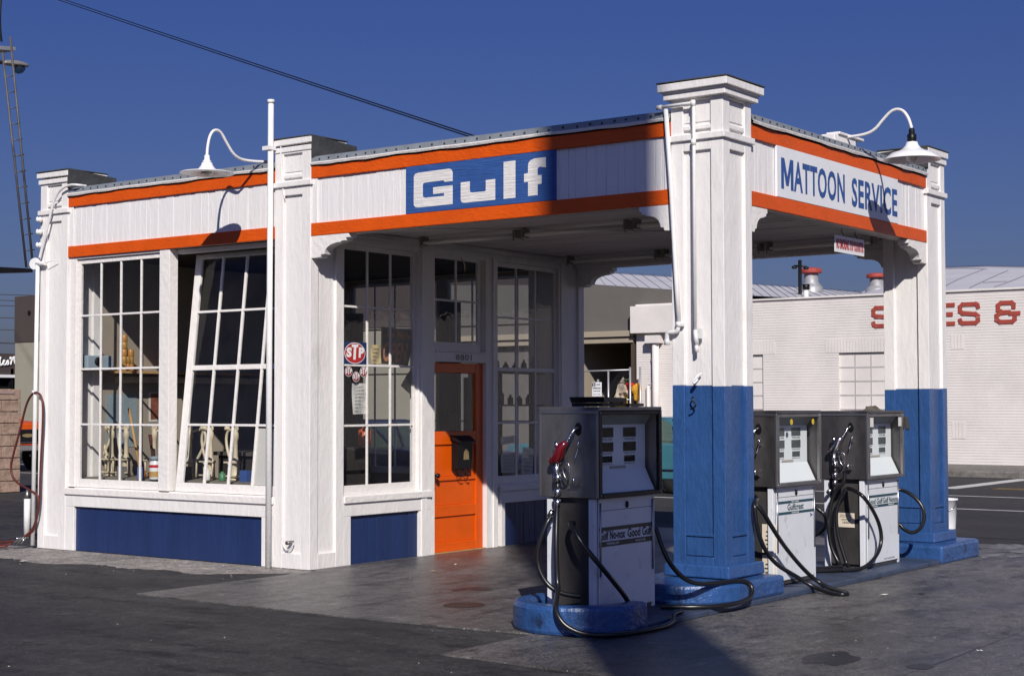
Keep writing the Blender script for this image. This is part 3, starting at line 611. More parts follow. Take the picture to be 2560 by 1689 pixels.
q = AT(*z2(192, 1265), 2, 0); t = thing('guard_post', 'short white pipe post with a dark pointed tip by the left pillar', 'bollard', tuple(q))
hpx = AT(*z2(190, 985), 0, q.x).z; m = MB(); m.tube([q, q+Vector((0, 0, hpx))], .04, 12); m.build('post', pipe_white, t); m = MB(); m.lathe([(.04, 0), (.03, .05), (.012, .12)], q+Vector((0, 0, hpx)), (0, 0, 1), 12); m.build('tip', steel, t)
# mailbox on the door
t = thing('mailbox', 'black wall mailbox with scroll hooks hanging on the orange door', 'mailbox', (2.40, YD, 1.05)); y0 = YD+.052
m = MB(); m.prism([(2.27, y0, .90), (2.27, y0-.085, .90), (2.27, y0-.10, 1.20), (2.27, y0, 1.22)], (.255, 0, 0)); m.build('box', black_metal, t, bevel=.006)
m = MB(); m.prism([(2.245, y0, 1.265), (2.245, y0-.05, 1.255), (2.245, y0-.125, 1.20), (2.245, y0-.125, 1.185), (2.245, y0, 1.222)], (.305, 0, 0)); m.build('lid', black_metal, t, bevel=.004)
m = MB(); m.poly([(2.36, y0-.097, 1.0), (2.46, y0-.097, 1.0), (2.45, y0-.099, 1.09), (2.40, y0-.1, 1.12), (2.365, y0-.099, 1.08)]); m.build('emblem', brass, t)
m = MB()
for x in (2.31, 2.43): m.tube([(x, y0-.04, .905), (x-.01, y0-.05, .87), (x+.02, y0-.06, .83), (x+.055, y0-.07, .82), (x+.07, y0-.075, .84)], .006, 6, smoothpath=2); m.tube([(x+.08, y0-.05, .90), (x+.07, y0-.06, .87), (x+.03, y0-.06, .85)], .005, 6, smoothpath=1)
m.build('scroll_hook', black_metal, t)

# ------------------------------------------------------------------ pump island
def nose(cx, cy, r, x1, n=18):   # D-shaped outline, round end towards -X
    return [(cx+r*math.cos(a), cy+r*math.sin(a)) for a in [math.pi/2+math.pi*k/n for k in range(n+1)]]+[(x1, cy-r), (x1, cy+r)]
YC = .25
t = thing('pump_island', 'low blue painted concrete island with raised rounded kerbs under the pumps', 'kerb', (1.2, YC, 0))
m = MB(); m.prism([(x, y, .0) for x, y in nose(-1.6, YC, .462, 4.3)], (0, 0, .05)); m.build('slab', slab_blue, t, bevel=.012)
r0, r1 = .475, .325; n = 20; out = [(-1.55, YC+r0), ]+[(-1.73+r0*math.cos(a), YC+r0*math.sin(a)) for a in [math.pi/2+math.pi*k/n for k in range(n+1)]]+[(-1.55, YC-r0)]
inn = [(-1.55, YC-r1)]+[(-1.73+r1*math.cos(a), YC+r1*math.sin(a)) for a in [math.pi*1.5-math.pi*k/n for k in range(n+1)]]+[(-1.55, YC+r1)]
m = MB(); m.prism([(x, y, 0) for x, y in out+inn], (0, 0, .205)); k1 = m.build('rounded_kerb', blue_kerb, t, bevel=.03)
m = MB(); m.prism([(x, y, .045) for x, y in nose(-.13, YC, .465, .60)], (0, 0, .158)); m.build('pillar_block', blue_kerb, t, bevel=.028)
m = MB(); m.prism([(4.02, -.235, 0), (5.02, -.235, 0), (5.10, -.19, 0), (5.12, -.10, 0), (5.12, .60, 0), (5.02, .735, 0), (4.02, .735, 0)], (0, 0, .188)); m.build('pillar_block', blue_kerb, t, bevel=.028)

# ------------------------------------------------------------------ petrol pumps
def hose(m, pts, r=.0185, sm=3): m.tube(pts, r, 10, smoothpath=sm)
def pump(loc, label, stripe, band, disp, nozzle_mat, texts):
    X, Y, B = loc; t = thing('fuel_pump', label, 'fuel pump', loc, 'fuel pumps on the island')
    P = lambda x, y, z: (X+x, Y+y, B+z)
    # lower cabinet: enamel doors front and back, dark recessed ends between white posts
    m = MB(); m.box(P(-.365, -.215, .035), P(.365, -.205, .83)); m.box(P(-.365, .205, .035), P(.365, .215, .83))
    for sx in (-1, 1):
        for sy in (-1, 1): m.box(P(sx*.41, sy*.2045, .0), P(sx*.366, sy*.155, .83))
    cab = m.build('cabinet', enamel, t, bevel=.004)
    m = MB(); m.box(P(-.355, -.204, .0), P(.355, .204, .86)); m.box(P(-.38, -.154, .03), P(.38, .154, .84)); m.build('end_panel', dark_panel, t, bevel=.004)
    for sx in (-1, 1):
        for sy in (-1, 1): MB().tube([P(sx*.355, sy*.221, .80), P(sx*.355, sy*.221, .28)], .008, 6).build('edge_trim', steel_edge, t)
    for sy in (-1, 1):
        m = MB(); m.mi = 0
        for a, b in band[:2]: m.box(P(-.3645, sy*.2155, a), P(.3645, sy*.218, b))
        st = m.build('label_stripe', stripe, cab)
    m = MB(); m.lathe([(.016, 0), (.014, .012), (.003, .014)], P(0, -.216, .775), (0, -1, 0), 12, squash=(1, 1.6)); m.build('door_lock', black_metal, cab)
    # head: open box of steel with a bezel on each dial side
    m = MB()
    for sx in (-1, 1): m.box(P(sx*.43, -.26, .835), P(sx*.405, .26, 1.47))
    m.box(P(-.4305, -.2605, 1.455), P(.4305, .2605, 1.482)); m.box(P(-.404, -.2595, .835), P(.404, .2595, .865))
    m.box(P(-.404, -.06, .866), P(.404, .06, 1.454))
    head = m.build('head', steel if disp is black_disp else steel_dark, t, bevel=.006)
    for sx in (-1, 1):
        m = MB(); a, b = sx*.4305, sx*.436
        m.box(P(a, -.258, 1.435), P(b, .258, 1.456)); m.box(P(a, -.258, .838), P(b, -.238, 1.4345)); m.box(P(a, .238, .838), P(b, .258, 1.4345)); m.build('end_frame', steel_edge, head, bevel=.003)
    for sy in (-1, 1):
        f = MB(); y0, y1 = sy*.262, sy*.236
        f.box(P(-.4295, y0, .836), P(-.385, y1, 1.455)); f.box(P(.385, y0, .836), P(.4295, y1, 1.455)); f.box(P(-.3845, y0, 1.425), P(.3845, y1, 1.4545)); f.box(P(-.3845, y0-sy*-.004, .836), P(.3845, y1, .866))
        bz = f.build('bezel', black_metal if disp is black_disp else steel, t, bevel=.004)
        f = MB(); f.poly([P(-.384, sy*.25, .867), P(.384, sy*.25, .867), P(.384, sy*.25, 1.424), P(-.384, sy*.25, 1.424)]); f.build('dial_glass', dglass, bz)
        f = MB(); d0, d1 = sy*.225, sy*.145
        A = [(-.383, d0, .868), (.375, d0, .868), (.375, d1, 1.03), (.375, d1, 1.354), (-.383, d1, 1.354), (-.383, d1, 1.03)]
        f.poly([P(*A[0]), P(*A[1]), P(*A[2]), P(*A[5])]); f.poly([P(*A[5]), P(*A[2]), P(*A[3]), P(*A[4])]); f.mi = 1; f.poly([P(-.383, d1, 1.355), P(.383, d1, 1.355), P(.383, sy*.20, 1.424), P(-.383, sy*.20, 1.424)])
        dp = f.build('dial_panel', [dialm, galv], t)
        if sy < 0:
            yy = d1-.003; f = MB()
            for cx in (-.155, .155):
                for (hw, za, zb) in ((.088, 1.262, 1.332), (.088, 1.158, 1.226), (.074, 1.080, 1.126)): f.box(P(cx-hw, yy, za), P(cx+hw, yy+.002, zb))
            f.build('display', disp, dp)
            f = MB()
            for cx in (-.155, .155):
                f.text('TOTAL SALE', P(cx-.075, yy, 1.240), (.15, 0, 0), (0, 0, .014), bold=.02); f.text('GALLONS', P(cx-.075, yy, 1.140), (.15, 0, 0), (0, 0, .011), bold=.01); f.text('PRICE PER GALLON', P(cx-.075, yy, 1.063), (.15, 0, 0), (0, 0, .009))
            f.build('small_print', letter_black, dp)
            f = MB(); f.box(P(-.12, yy+.001, 1.034), P(.10, yy+.002, 1.054)); f.build('label_strip', M('tan_label', (.42, .38, .34), .6), dp)
    # nozzle on the end that faces the camera
    nx = -.43
    m = MB(); m.tube([P(nx+.01, -.08, 1.335), P(nx-.035, -.075, 1.325), P(nx-.06, -.045, 1.27), P(nx-.065, -.018, 1.215)], .0125, 10, smoothpath=2)
    for k in range(5): m.lathe([(.0155, -.004), (.0155, .004)], Vector(P(nx-.045-.005*k, -.066+.011*k, 1.30-.02*k)), (-.2, .45, -.85), 10)
    nz = m.build('nozzle', chrome, t)
    m = MB(); m.lathe([(.032, 0), (.03, .003)], P(nx, -.085, 1.325), (-1, 0, 0), 16, squash=(1, 1.5)); m.build('hole_shade_disc', black_metal, t)  # flat black disc paints the shade inside the spout hole
    m = MB(); m.tube([P(nx-.062, -.03, 1.235), P(nx-.066, .01, 1.205), P(nx-.066, .035, 1.15), P(nx-.066, .065, 1.11), P(nx-.066, .078, 1.085)], [.018, .034, .042, .040, .028], 12); m.lathe([(.01, -.03), (.03, -.02), (.034, .0), (.03, .02), (.01, .03)], P(nx-.066, .088, 1.10), (0, 1, -.3), 10); m.build('nozzle_body', nozzle_mat, nz)
    m = MB(); m.lathe([(.018, -.02), (.022, 0), (.012, .02)], P(nx-.066, .06, 1.215), (0, .5, 1), 10); m.tube([P(nx-.066, .062, 1.095), P(nx-.066, .06, 1.03), P(nx-.066, .052, .985)], [.021, .019, .027], 12); m.lathe([(.029, -.03), (.031, 0), (.028, .03)], P(nx-.066, .05, .98), (0, .1, 1), 12); m.build('nozzle_grip', chrome, nz)
    m = MB(); m.tube([P(nx-.066, .03, 1.085), P(nx-.066, -.03, 1.10), P(nx-.066, -.055, 1.06), P(nx-.066, -.05, .99), P(nx-.066, -.02, .955), P(nx-.066, .04, .97)], .006, 6, smoothpath=2); m.tube([P(nx-.066, -.03, 1.09), P(nx-.066, .012, 1.05), P(nx-.066, -.01, .99), P(nx-.066, -.03, .97)], .006, 6, smoothpath=2); m.build('trigger_guard', chrome, nz)
    m = MB(); m.tube([P(nx, -.11, 1.19), P(nx-.06, -.11, 1.19), P(nx-.06, -.125, 1.23), P(nx-.03, -.115, 1.26), P(nx-.03, -.10, 1.18), P(nx-.05, -.09, 1.12)], .006, 6, smoothpath=2); m.box(P(nx, -.10, .925), P(nx-.045, -.03, .94)); m.tube([P(nx-.04, -.07, .93), P(nx-.04, -.07, .985)], .009, 8); m.build('nozzle_holder', chrome, t)
    m = MB(); m.tube([P(nx-.066, .05, .955), P(nx-.066, .05, .90), P(nx-.06, .048, .86)], .017, 10); m.build('hose_swivel', rubber, nz)
    m = MB(); m.lathe([(.01, -.035), (.027, -.02), (.03, 0), (.027, .02), (.01, .035)], P(nx-.075, .045, .875), (0, 0, 1), 12); m.tube([P(nx-.064, .05, .83), P(nx-.066, .055, .77)], .022, 10); m.tube([P(nx-.06, .10, .74), P(nx-.06, .13, .70)], .02, 10); m.build('hose_coupling', chrome, nz)
    for o, U, V, s, mt, bd in texts:
        m = MB(); m.text(s, P(o[0], -.2185 if mt is letter_white else -.2172, o[1]), (U, 0, 0), (0, 0, V), bold=bd, shear=.0); m.build('lettering', mt, cab)
    return t, P
def hoses(t, paths, r=.0185):
    for p in paths: m = MB(); hose(m, p, r); m.build('hose', rubber, t)
b1 = (((.60, .626), (.488, .524)),)[0]
t1, P1 = pump((-1.43, YC, .10), 'dusty steel pump with a red nozzle on the rounded kerb, nearest the camera', black_stripe, b1, black_disp, red_plastic,
    [((-.355, .535), .335, .066, 'Gulf No-nox', letter_black, .022), ((.012, .535), .335, .066, 'Good Gulf', letter_black, .022), ((-.27, .499), .16, .016, 'PREMIUM', letter_white, .01), ((.12, .499), .14, .014, 'REGULAR', letter_white, .01)])
t2, P2 = pump((1.315, YC, .06), 'white steel pump half hidden behind the near pillar, with yellow stickers on its glass', teal_stripe, ((.688, .709), (.595, .616)), grey_disp, chrome,
    [((-.16, .626), .31, .056, 'Gulfcrest', letter_blue if False else teal_stripe, .02), ((-.085, .693), .14, .012, 'NO LEAD', letter_white, .02), ((-.085, .599), .14, .012, 'GASOLINE', letter_white, .02)])
t3, P3 = pump((3.185, YC, .05), 'white steel pump with a lead warning plate on its end, farthest from the camera', teal_stripe, ((.66, .682), (.565, .588)), grey_disp, chrome,
    [((-.36, .595), .35, .055, 'Good Gulf', teal_stripe, .02), ((.0, .595), .355, .055, 'Gulf Nonox', teal_stripe, .02), ((-.27, .57), .14, .012, 'REGULAR', letter_white, .02), ((.12, .57), .14, .012, 'PREMIUM', letter_white, .02)])
for x, z in ((-.14, 1.385), (.28, 1.385)):
    m = MB(); m.lathe([(.026, 0), (.026, .001)], P2(x, -.2515, z), (0, -1, 0), 18); m.build('yellow_sticker', yellow_stick, t2)
for x in (-.36, .31):
    m = MB(); m.box(P3(x, -.2525, 1.33), P3(x+.075, -.2515, 1.42)); m.build('tape_patch', paper, t3)
m = MB(); q = P3(-.3865, 0, 0); m.box((q[0]-.002, .155, .43), (q[0], .322, .565)); pl = m.build('warning_plate', M('plate_cream', (.66, .58, .47), .5), t3)
m = MB()
for s, z, h, a, w in (('CONTAINS', .495, .014, .29, .10), ('LEAD', .467, .018, .275, .07), ('FOR USE AS A', .541, .009, .30, .12), ('MOTOR FUEL ONLY', .524, .009, .305, .13)): m.text(s, (q[0]-.0035, a, z), (0, -w, 0), (0, 0, h), bold=.02)
m.build('plate_lettering', letter_black, pl)
q = P2(-.3865, 0, 0)
for z0, z1_ in ((.34, .58), (.10, .32)):
    m = MB(); m.box((q[0]-.002, .03, z0), (q[0], .16, z1_)); pl = m.build('warning_plate', M('plate_cream', (.66, .58, .47), .5), t2); m = MB()
    for k in range(5): m.box((q[0]-.003, .045, z0+.03+k*.035), (q[0]-.0022, .145-rnd.uniform(0, .04), z0+.042+k*.035))
    m.build('plate_print', letter_black, pl)
V = Vector
hoses(t1, [[(-1.926, .305, .89), (-1.94, .30, .80), (-1.99, .272, .60), (-2.0, .255, .36), (-2.03, .225, .30), (-2.10, .19, .25), (-2.20, .13, .225), (-2.245, .09, .16), (-2.235, .02, .08), (-2.17, -.10, .028), (-2.0, -.25, .022), (-1.7, -.30, .022), (-1.3, -.28, .022), (-1.15, -.18, .07), (-.98, -.16, .07)],
    [(-1.925, .36, .80), (-1.96, .37, .76), (-2.0, .41, .62), (-2.0, .43, .50), (-2.0, .40, .40), (-1.98, .34, .31), (-1.95, .24, .26), (-1.90, .12, .25)],
    [(-1.84, .22, .755), (-1.93, .20, .765), (-2.0, .12, .74), (-2.02, .04, .64), (-1.93, -.06, .48), (-1.78, -.09, .34), (-1.60, -.07, .22), (-1.48, -.04, .12), (-1.40, -.06, .07)],
    [(-1.05, .30, .80), (-.985, .18, .78), (-.96, .08, .70), (-.955, .03, .55), (-.93, -.02, .42), (-.80, -.05, .30), (-.66, -.09, .235), (-.45, -.13, .222), (-.22, -.17, .222), (-.08, -.215, .215), (-.045, -.255, .17), (-.09, -.275, .10), (-.25, -.285, .075), (-.48, -.28, .072), (-.70, -.18, .07), (-.85, .10, .07)]])
pa = [AT(*z8(*q), 1, -.06) for q in ((90, 900), (84, 960), (96, 1090), (130, 1230), (205, 1345))]
pb = [AT(*g3(*q), 2, .02) for q in ((1160, 790), (1120, 805))]
hoses(t2, [[(.82, .26, .86), (.80, .12, .80)]+pa[1:]+[V((1.02, -.12, .14)), V((1.10, -.24, .05)), V((1.05, -.42, .021)), V((1.02, -.52, .021)), V((1.10, -.55, .021)), V((1.18, -.48, .021)), V((1.28, -.30, .03)), V((1.30, -.17, .08)), V((1.18, -.11, .18)), AT(*z8(280, 1260), 1, -.10), AT(*z8(200, 1140), 1, -.09), AT(*z8(125, 1010), 1, -.06), V((.46, .02, .80)), V((.80, .2, .84))],
    [(1.76, .30, .80), (1.80, .20, .76)]+[AT(*z8(*q), 0, 1.9) for q in ((470, 1015), (525, 1060))]+[V((2.25, .2, .42)), V((2.1, .5, .3)), V((1.95, .55, .14)), V((1.85, .45, .075)), V((1.72, .3, .075))]])
hoses(t3, [[AT(*z8(*q), 0, 2.66) for q in ((632, 800), (625, 870), (575, 905), (545, 990), (532, 1130), (548, 1250), (600, 1350))]+[V((2.62, .20, .075)), V((2.45, .30, .07)), V((2.2, .42, .07)), V((2.05, .5, .07))],
    [AT(*z8(*q), 0, 2.68) for q in ((640, 895), (600, 960), (575, 1050), (590, 1180), (625, 1290), (650, 1370))]+[V((2.55, .05, .07)), V((2.35, .1, .07)), V((2.1, .3, .07))],
    [(2.75, .20, .80), (2.66, .12, .80)]+[AT(*z8(*q), 1, -.07) for q in ((735, 930), (785, 995), (838, 1095), (857, 1195), (835, 1285), (775, 1355))]+[V((2.5, -.02, .072)), V((2.35, .08, .07))],
    [(3.58, .30, .78), (3.63, .18, .765)]+[AT(*z8(*q), 0, 3.72) for q in ((960, 897), (1025, 920), (1090, 980), (1117, 1050), (1097, 1130), (1045, 1165), (990, 1143), (958, 1100))]+[V((3.64, .25, .40))]])
m = MB(); m.text('GULF GASOLINE', P3(.02, -.2172, .055), (.24, 0, 0), (0, 0, .014)); m.build('small_print', letter_black, t3)
m = MB(); m.poly([P2(.27, -.2172, .545), P2(.33, -.2172, .565), P2(.27, -.2172, .585), P2(.29, -.2172, .565)]); m.build('blue_mark', letter_blue, t2)
for t_, P_ in ((t1, P1), (t2, P2), (t3, P3)):
    for x_ in (-.405, .405):
        for z_ in (.855, 1.15, 1.44): m = MB(); m.lathe([(.007, 0), (.006, .003), (.001, .004)], P_(x_, -.262, z_), (0, -1, 0), 8); m.build('bezel_screw', chrome, t_)
    m = MB(); m.box(P_(-.3645, -.2162, .742), P_(.3645, -.2152, .7455)); m.build('door_seam', letter_black, t_)
# things left on the pumps
t = thing('clipboard_stack', 'black folders lying on top of the nearest pump', 'folder', (-1.45, .25, 1.582))
m = MB(); m.box((-1.60, .13, 1.585), (-1.26, .40, 1.612)); m.hexa([(-1.62, .10, 1.613), (-1.28, .12, 1.613), (-1.27, .38, 1.613), (-1.61, .40, 1.613), (-1.63, .10, 1.655), (-1.28, .12, 1.648), (-1.27, .38, 1.648), (-1.63, .40, 1.655)]); m.build('folder', black_metal, t, bevel=.004)
m = MB(); m.box((-1.25, .12, 1.585), (-1.04, .36, 1.607)); m.build('flat_book', rubber, t, bevel=.004)
def rag(name, label, o, mat, sx=.12, sy=.08, h=.05):
    m = MB(); n = 9; g = []
    for j in range(n):
        g.append([m.V((o[0]+(i/(n-1)-.5)*2*sx+rnd.uniform(-.012, .012), o[1]+(j/(n-1)-.5)*2*sy+rnd.uniform(-.01, .01), o[2]+.002+(0 if i in (0, n-1) or j in (0, n-1) else max(0, h*(.55+.6*rnd.random())*math.exp(-((i/(n-1)-.35)**2)*5))))) for i in range(n)])
    for j in range(n-1):
        for i in range(n-1): m.face([g[j][i], g[j][i+1], g[j+1][i+1], g[j+1][i]], True)
    return tag(m.build(name, mat), label, 'rag')
rag('rag', 'crumpled dirty rag on top of the farthest pump', (3.40, .22, 1.532), M('dirty_cloth', (.10, .09, .07), .9, var=.4, vs=20), .10, .07, .045)
p = [AT(*z8(*q), 0, 3.63) for q in ((990, 455), (1003, 465), (1015, 535), (998, 545), (982, 500))]
tag(MB().prism([tuple(v) for v in p], (.05, 0, 0)).build('squeegee', M('dark_sponge', (.05, .045, .04), .9), bevel=.01), 'dark sponge squeegee stuck to the side of the farthest pump', 'squeegee')
t = thing('bucket', 'white plastic bucket standing behind the far blue pillar', 'bucket', tuple(AT(*z8(1290, 1135), 2, 0)))
q = AT(*z8(1240, 1135), 2, .0); m = MB(); m.lathe([(.125, 0), (.15, .36), (.16, .362), (.16, .385), (.148, .385), (.14, .36), (.115, .02)], q, (0, 0, 1), 24, cap=False); m.build('pail', lamp_white, t); m = MB(); m.tube([q+V((0, .158, .36)), q+V((-.1, .14, .25)), q+V((-.16, 0, .2)), q+V((-.1, -.14, .25)), q+V((0, -.158, .36))], .005, 6, smoothpath=2); m.build('handle', chrome, t)
# ------------------------------------------------------------------ ground
def sheet(name, pts, z, mat, thick=0):
    m = MB()
    if thick: m.prism([(p[0], p[1], z) for p in pts], (0, 0, thick))
    else: m.poly([(p[0], p[1], z) for p in pts])
    bmesh.ops.triangulate(m.b, faces=[f for f in m.b.faces if len(f.verts) > 4])
    return struct(m.build(name, mat))
sheet('ground', [(-600, -600), (600, -600), (600, 900), (-600, 900)], -.006, asphalt)
m = MB(); prev = None
for k in range(150):
    y = 4.47+k*.056; w = .30+.62*math.sin(min(1, (y-4.4)/2.2)*1.57)+.10*math.sin(y*2.7)+.07*math.sin(y*6.1+1)+rnd.uniform(-.03, .03)
    c = [m.V((.05, y, -.0045)), m.V((-w, y, -.0045))]
    if prev: m.face([prev[0], c[0], c[1], prev[1]])
    prev = c
struct(m.build('sandy_strip', gravelly))
m = MB(); ys = [-9+i*.2 for i in range(47)]+[.302, .316]+[.5+i*.2 for i in range(20)]+[4.452]; prev = None
for y in ys:
    if y <= .31: x = -3.242-.054*max(0, (.31-y)/1.15) if y > -.85 else -3.296-(-.84-y)*.015
    else: x = -2.18-.11*min(1, (y-.31)/1.5)+.06*max(0, (y-2)/2.4)
    x += rnd.uniform(-.014, .014)
    if y > 4.4: x = -2.226
    c = [m.V((x, y+(0 if y < 4.4 else 0), .004)), m.V((6.5, y, .004)), m.V((x-.004, y, -.03))]
    if prev: m.face([prev[0], prev[1], c[1], c[0]]); m.face([prev[2], prev[0], c[0], c[2]])
    prev = c
m.face([prev[0], prev[1], m.V((6.5, 4.64, .004)), m.V((.0, 4.64, .004)), m.V((0, 4.46, .004))])
bmesh.ops.triangulate(m.b, faces=[f for f in m.b.faces if len(f.verts) > 4]); struct(m.build('concrete_apron', concrete))
# cracks and seams in the apron
m = MB()
for a, b in (((-3.3, -2.45), (6.4, -2.3)), ((-.2, -.25), (-.6, -8.5)), ((4.9, -.4), (4.7, -8.5)), ((-2.2, 2.35), (4.3, 2.45))):
    a, b = V((*a, .0055)), V((*b, .0055)); n = 60; d = (b-a).normalized(); nr = V((-d.y, d.x, 0)); L = []; R_ = []
    for i in range(n+1):
        c = a.lerp(b, i/n)+nr*rnd.uniform(-.008, .008); w = rnd.uniform(.002, .0045); L.append(m.V(c+nr*w)); R_.append(m.V(c-nr*w))
    for i in range(n): m.face([L[i], L[i+1], R_[i+1], R_[i]])
struct(m.build('apron_seam', oilm))
def blot(cx, cy, rx, ry, z, n=26, irr=.25):
    ph = [rnd.uniform(0, 6.3) for _ in range(4)]
    return [(cx+rx*math.cos(t)*(1+irr*(.5*math.sin(2*t+ph[0])+.35*math.sin(3*t+ph[1])+.3*math.sin(5*t+ph[2]))), cy+ry*math.sin(t)*(1+irr*(.5*math.sin(2*t+ph[1])+.3*math.sin(4*t+ph[3])))) for t in [2*math.pi*k/n for k in range(n)]]
q = AT(*g3(1040, 1235), 2, 0); sheet('oil_stain', blot(q.x, q.y, .30, .17, 0, irr=.4), .0058, oilm)
q = AT(*g3(1660, 1290), 2, 0); sheet('oil_stain', blot(q.x, q.y, .10, .09, 0), .0058, oilm)
q = AT(*Z(900, 1340, 2.641)(690, 456), 2, 0); sheet('oil_stain', blot(q.x, q.y, .17, .17, 0, irr=.08), .0058, rust_plate)
q = AT(*Z(900, 1340, 2.641)(810, 350), 2, 0); sheet('oil_stain', blot(q.x, q.y, .12, .10, 0, irr=.3), .0058, oilm)
spill = ground_mat('chalky_spill', (.14, .14, .15), (.42, .42, .43), (.1, .1, .1), .6, fine=20, spots=(.5, .6))
for i, (a, b, rx, ry) in enumerate(((2130, 470, .30, .10), (2250, 460, .5, .10), (2330, 495, .35, .07), (2150, 522, .3, .05), (2290, 530, .15, .05))):
    q = AT(*g3(a, b), 2, 0); sheet('dried_spill', blot(q.x, q.y, rx*.8, ry*2.2, 0, irr=.6), .0056+.0002*i, spill)
tyre = M('tar_patch', (.024, .023, .026), .7, var=.3)
# litter: scraps of paper and pebbles, far too many to count
m = MB()
for k in range(230):
    if k < 150: x, y = rnd.uniform(-1.3, -.05), rnd.uniform(4.7, 8.6); x *= rnd.random()**.7
    elif k < 180: x, y = rnd.uniform(-3, 4), rnd.uniform(-3.5, 4.3)
    else: x, y = rnd.uniform(-7, -1), rnd.uniform(-1, 9)
    r = rnd.uniform(.003, .009); 
    if -2.3 < x < 5.2 and -.35 < y < .85: continue
    m.mi = 1 if rnd.random() < (.22 if k < 150 else .1) else 0
    m.lathe([(r, 0), (r*.9, r*.5), (r*.3, r*.8)], (x, y, .004 if -2.2 < x and y < 4.4 else -.005), (rnd.uniform(-.3, .3), rnd.uniform(-.3, .3), 1), 6)
struct(m.build('gravel', [gravelly, M('pale_stone', (.45, .43, .40), .8)]))['kind'] = 'stuff'
def scrap(label, f, p, L, W_, mat, name='litter_scrap'):
    q = AT(*f(*p), 2, 0); a = rnd.uniform(0, 3); u = V((math.cos(a), math.sin(a), 0)); w = V((-u.y, u.x, 0)); m = MB()
    m.face([m.V(q+u*L*x+w*W_*y+V((0, 0, .008+.006*z_))) for x, y, z_ in ((-1, -1, 0), (0, -1, 1), (1, -.8, 0), (1, 1, 1), (0, .9, 0), (-1, 1, 1))]); return tag(m.build(name, mat), label, 'litter')
scrap('white paper strip on the asphalt in front of the left pillar', Z(0, 1340, 2.641), (148, 168), .055, .010, paper)
scrap('small bright white scrap on the oily floor before the door', Z(900, 1340, 2.641), (630, 190), .022, .016, letter_white)
scrap('tan crumpled wrapper on the floor before the left blue panel', Z(900, 1340, 2.641), (480, 234), .04, .018, paper_old)
scrap('pale flat scrap on the concrete in front of the far pumps', g3, (1410, 796), .05, .014, paper)
scrap('white scrap on the concrete near the right edge', g3, (2070, 1184), .02, .014, letter_white)
scrap('brown leaf on the concrete in front of the far pumps', g3, (1670, 790), .035, .02, M('dry_leaf', (.05, .035, .02), .8))
# street along Y with its markings, far kerb and sidewalk
sheet('road', [(7.4, -300), (22.2, -300), (22.2, 500), (7.4, 500)], -.003, road_asphalt)
for i, (x, w) in enumerate(((12.15, .13), (15.42, .13))): sheet('lane_line', [(x, -120), (x+w, -120), (x+w, 300), (x, 300)], .001, line_white)
for x in (17.95, 18.2): sheet('centre_line', [(x, -120), (x+.1, -120), (x+.1, 4.2), (x, 4.2)], .001, line_yellow); sheet('centre_line', [(x, 9), (x+.1, 9), (x+.1, 300), (x, 300)], .001, line_yellow)
sheet('stop_line', [(17.6, 4.75), (22.1, 4.75), (22.1, 5.1), (17.6, 5.1)], .0012, line_white)
m = MB(); m.box((22.2, -300, -.02), (22.42, 500, .145)); struct(m.build('kerb_stone', sidewalk_m, bevel=.03))
m = MB(); m.box((22.42, -300, -.02), (25.79, 500, .14)); struct(m.build('sidewalk', sidewalk_m))

# ------------------------------------------------------------------ across the street: white sided warehouse
XW = 25.78
siding = M('white_siding', (.70, .66, .635), .6, var=.08, vs=1.2, bump=.15, bs=14, stain=((.38, .34, .33), .68, .9, 1.2, (1, .6, 2)), peel=((.3, .27, .25), .76, 5, (1, .4, 2)))
lineg = M('line_grey', (.42, .40, .40), .8)  # plain grey of the glazing bars and wall cables
roofm = M('pale_metal_roof', (.56, .55, .58), .5, var=.08, vs=.6, stain=((.4, .36, .33), .6, .85, .5, (1, 1, 1)))
seam_m = M('roof_seam', (.22, .21, .22), .6)
wh = thing('warehouse', 'long white sided warehouse with blocked windows and big faded red letters', 'building', (XW, 8, 0))
m = MB(); zb = .14; ztop = 4.28; ylo, yhi = -20, 16.85
m.box((XW+.101, ylo, .1), (XW+.3, yhi, ztop)); m.build('wall', siding, wh)
m = MB(); z = zb; holes = [(9.58, 10.86, 1.46, 2.86), (12.98, 14.3, 1.46, 2.86)]
while z < ztop-.02:
    h = .067; runs = [(ylo, yhi)]
    for (a, b, c_, d_) in holes:
        if z+h > c_ and z < d_:
            r2 = []
            for (p_, q_) in runs:
                if b <= p_ or a >= q_: r2.append((p_, q_))
                else:
                    if a > p_: r2.append((p_, a))
                    if b < q_: r2.append((b, q_))
            runs = r2
    for p_, q_ in runs: m.hexa([(XW-.001, p_, z), (XW+.1, p_, z), (XW+.1, q_, z), (XW-.001, q_, z), (XW+.001, p_, z+h-.0045), (XW+.1, p_, z+h-.0045), (XW+.1, q_, z+h-.0045), (XW+.001, q_, z+h-.0045)])
    z += h
m.build('siding', siding, wh)
for (a, b, c_, d_) in holes:    # blocked window openings
    m = MB(); m.box((XW+.06, a, c_), (XW+.10, b, d_)); w = m.build('blocked_window', siding, wh); m = MB()
    for k in range(1, 3): m.box((XW+.05, a+(b-a)*k/3-.013, c_), (XW+.0595, a+(b-a)*k/3+.013, d_))
    for k in range(1, 4): m.box((XW+.052, a, c_+(d_-c_)*k/4-.016), (XW+.0592, b, c_+(d_-c_)*k/4+.016))
    m.build('glazing_bar', lineg, w)
    m = MB(); y = a-.35
    while y < b+.35: m.box((XW-.008, y, d_+.02), (XW-.002, y+.075, d_+.36)); y += .083
    m.build('window_head', siding, wh)
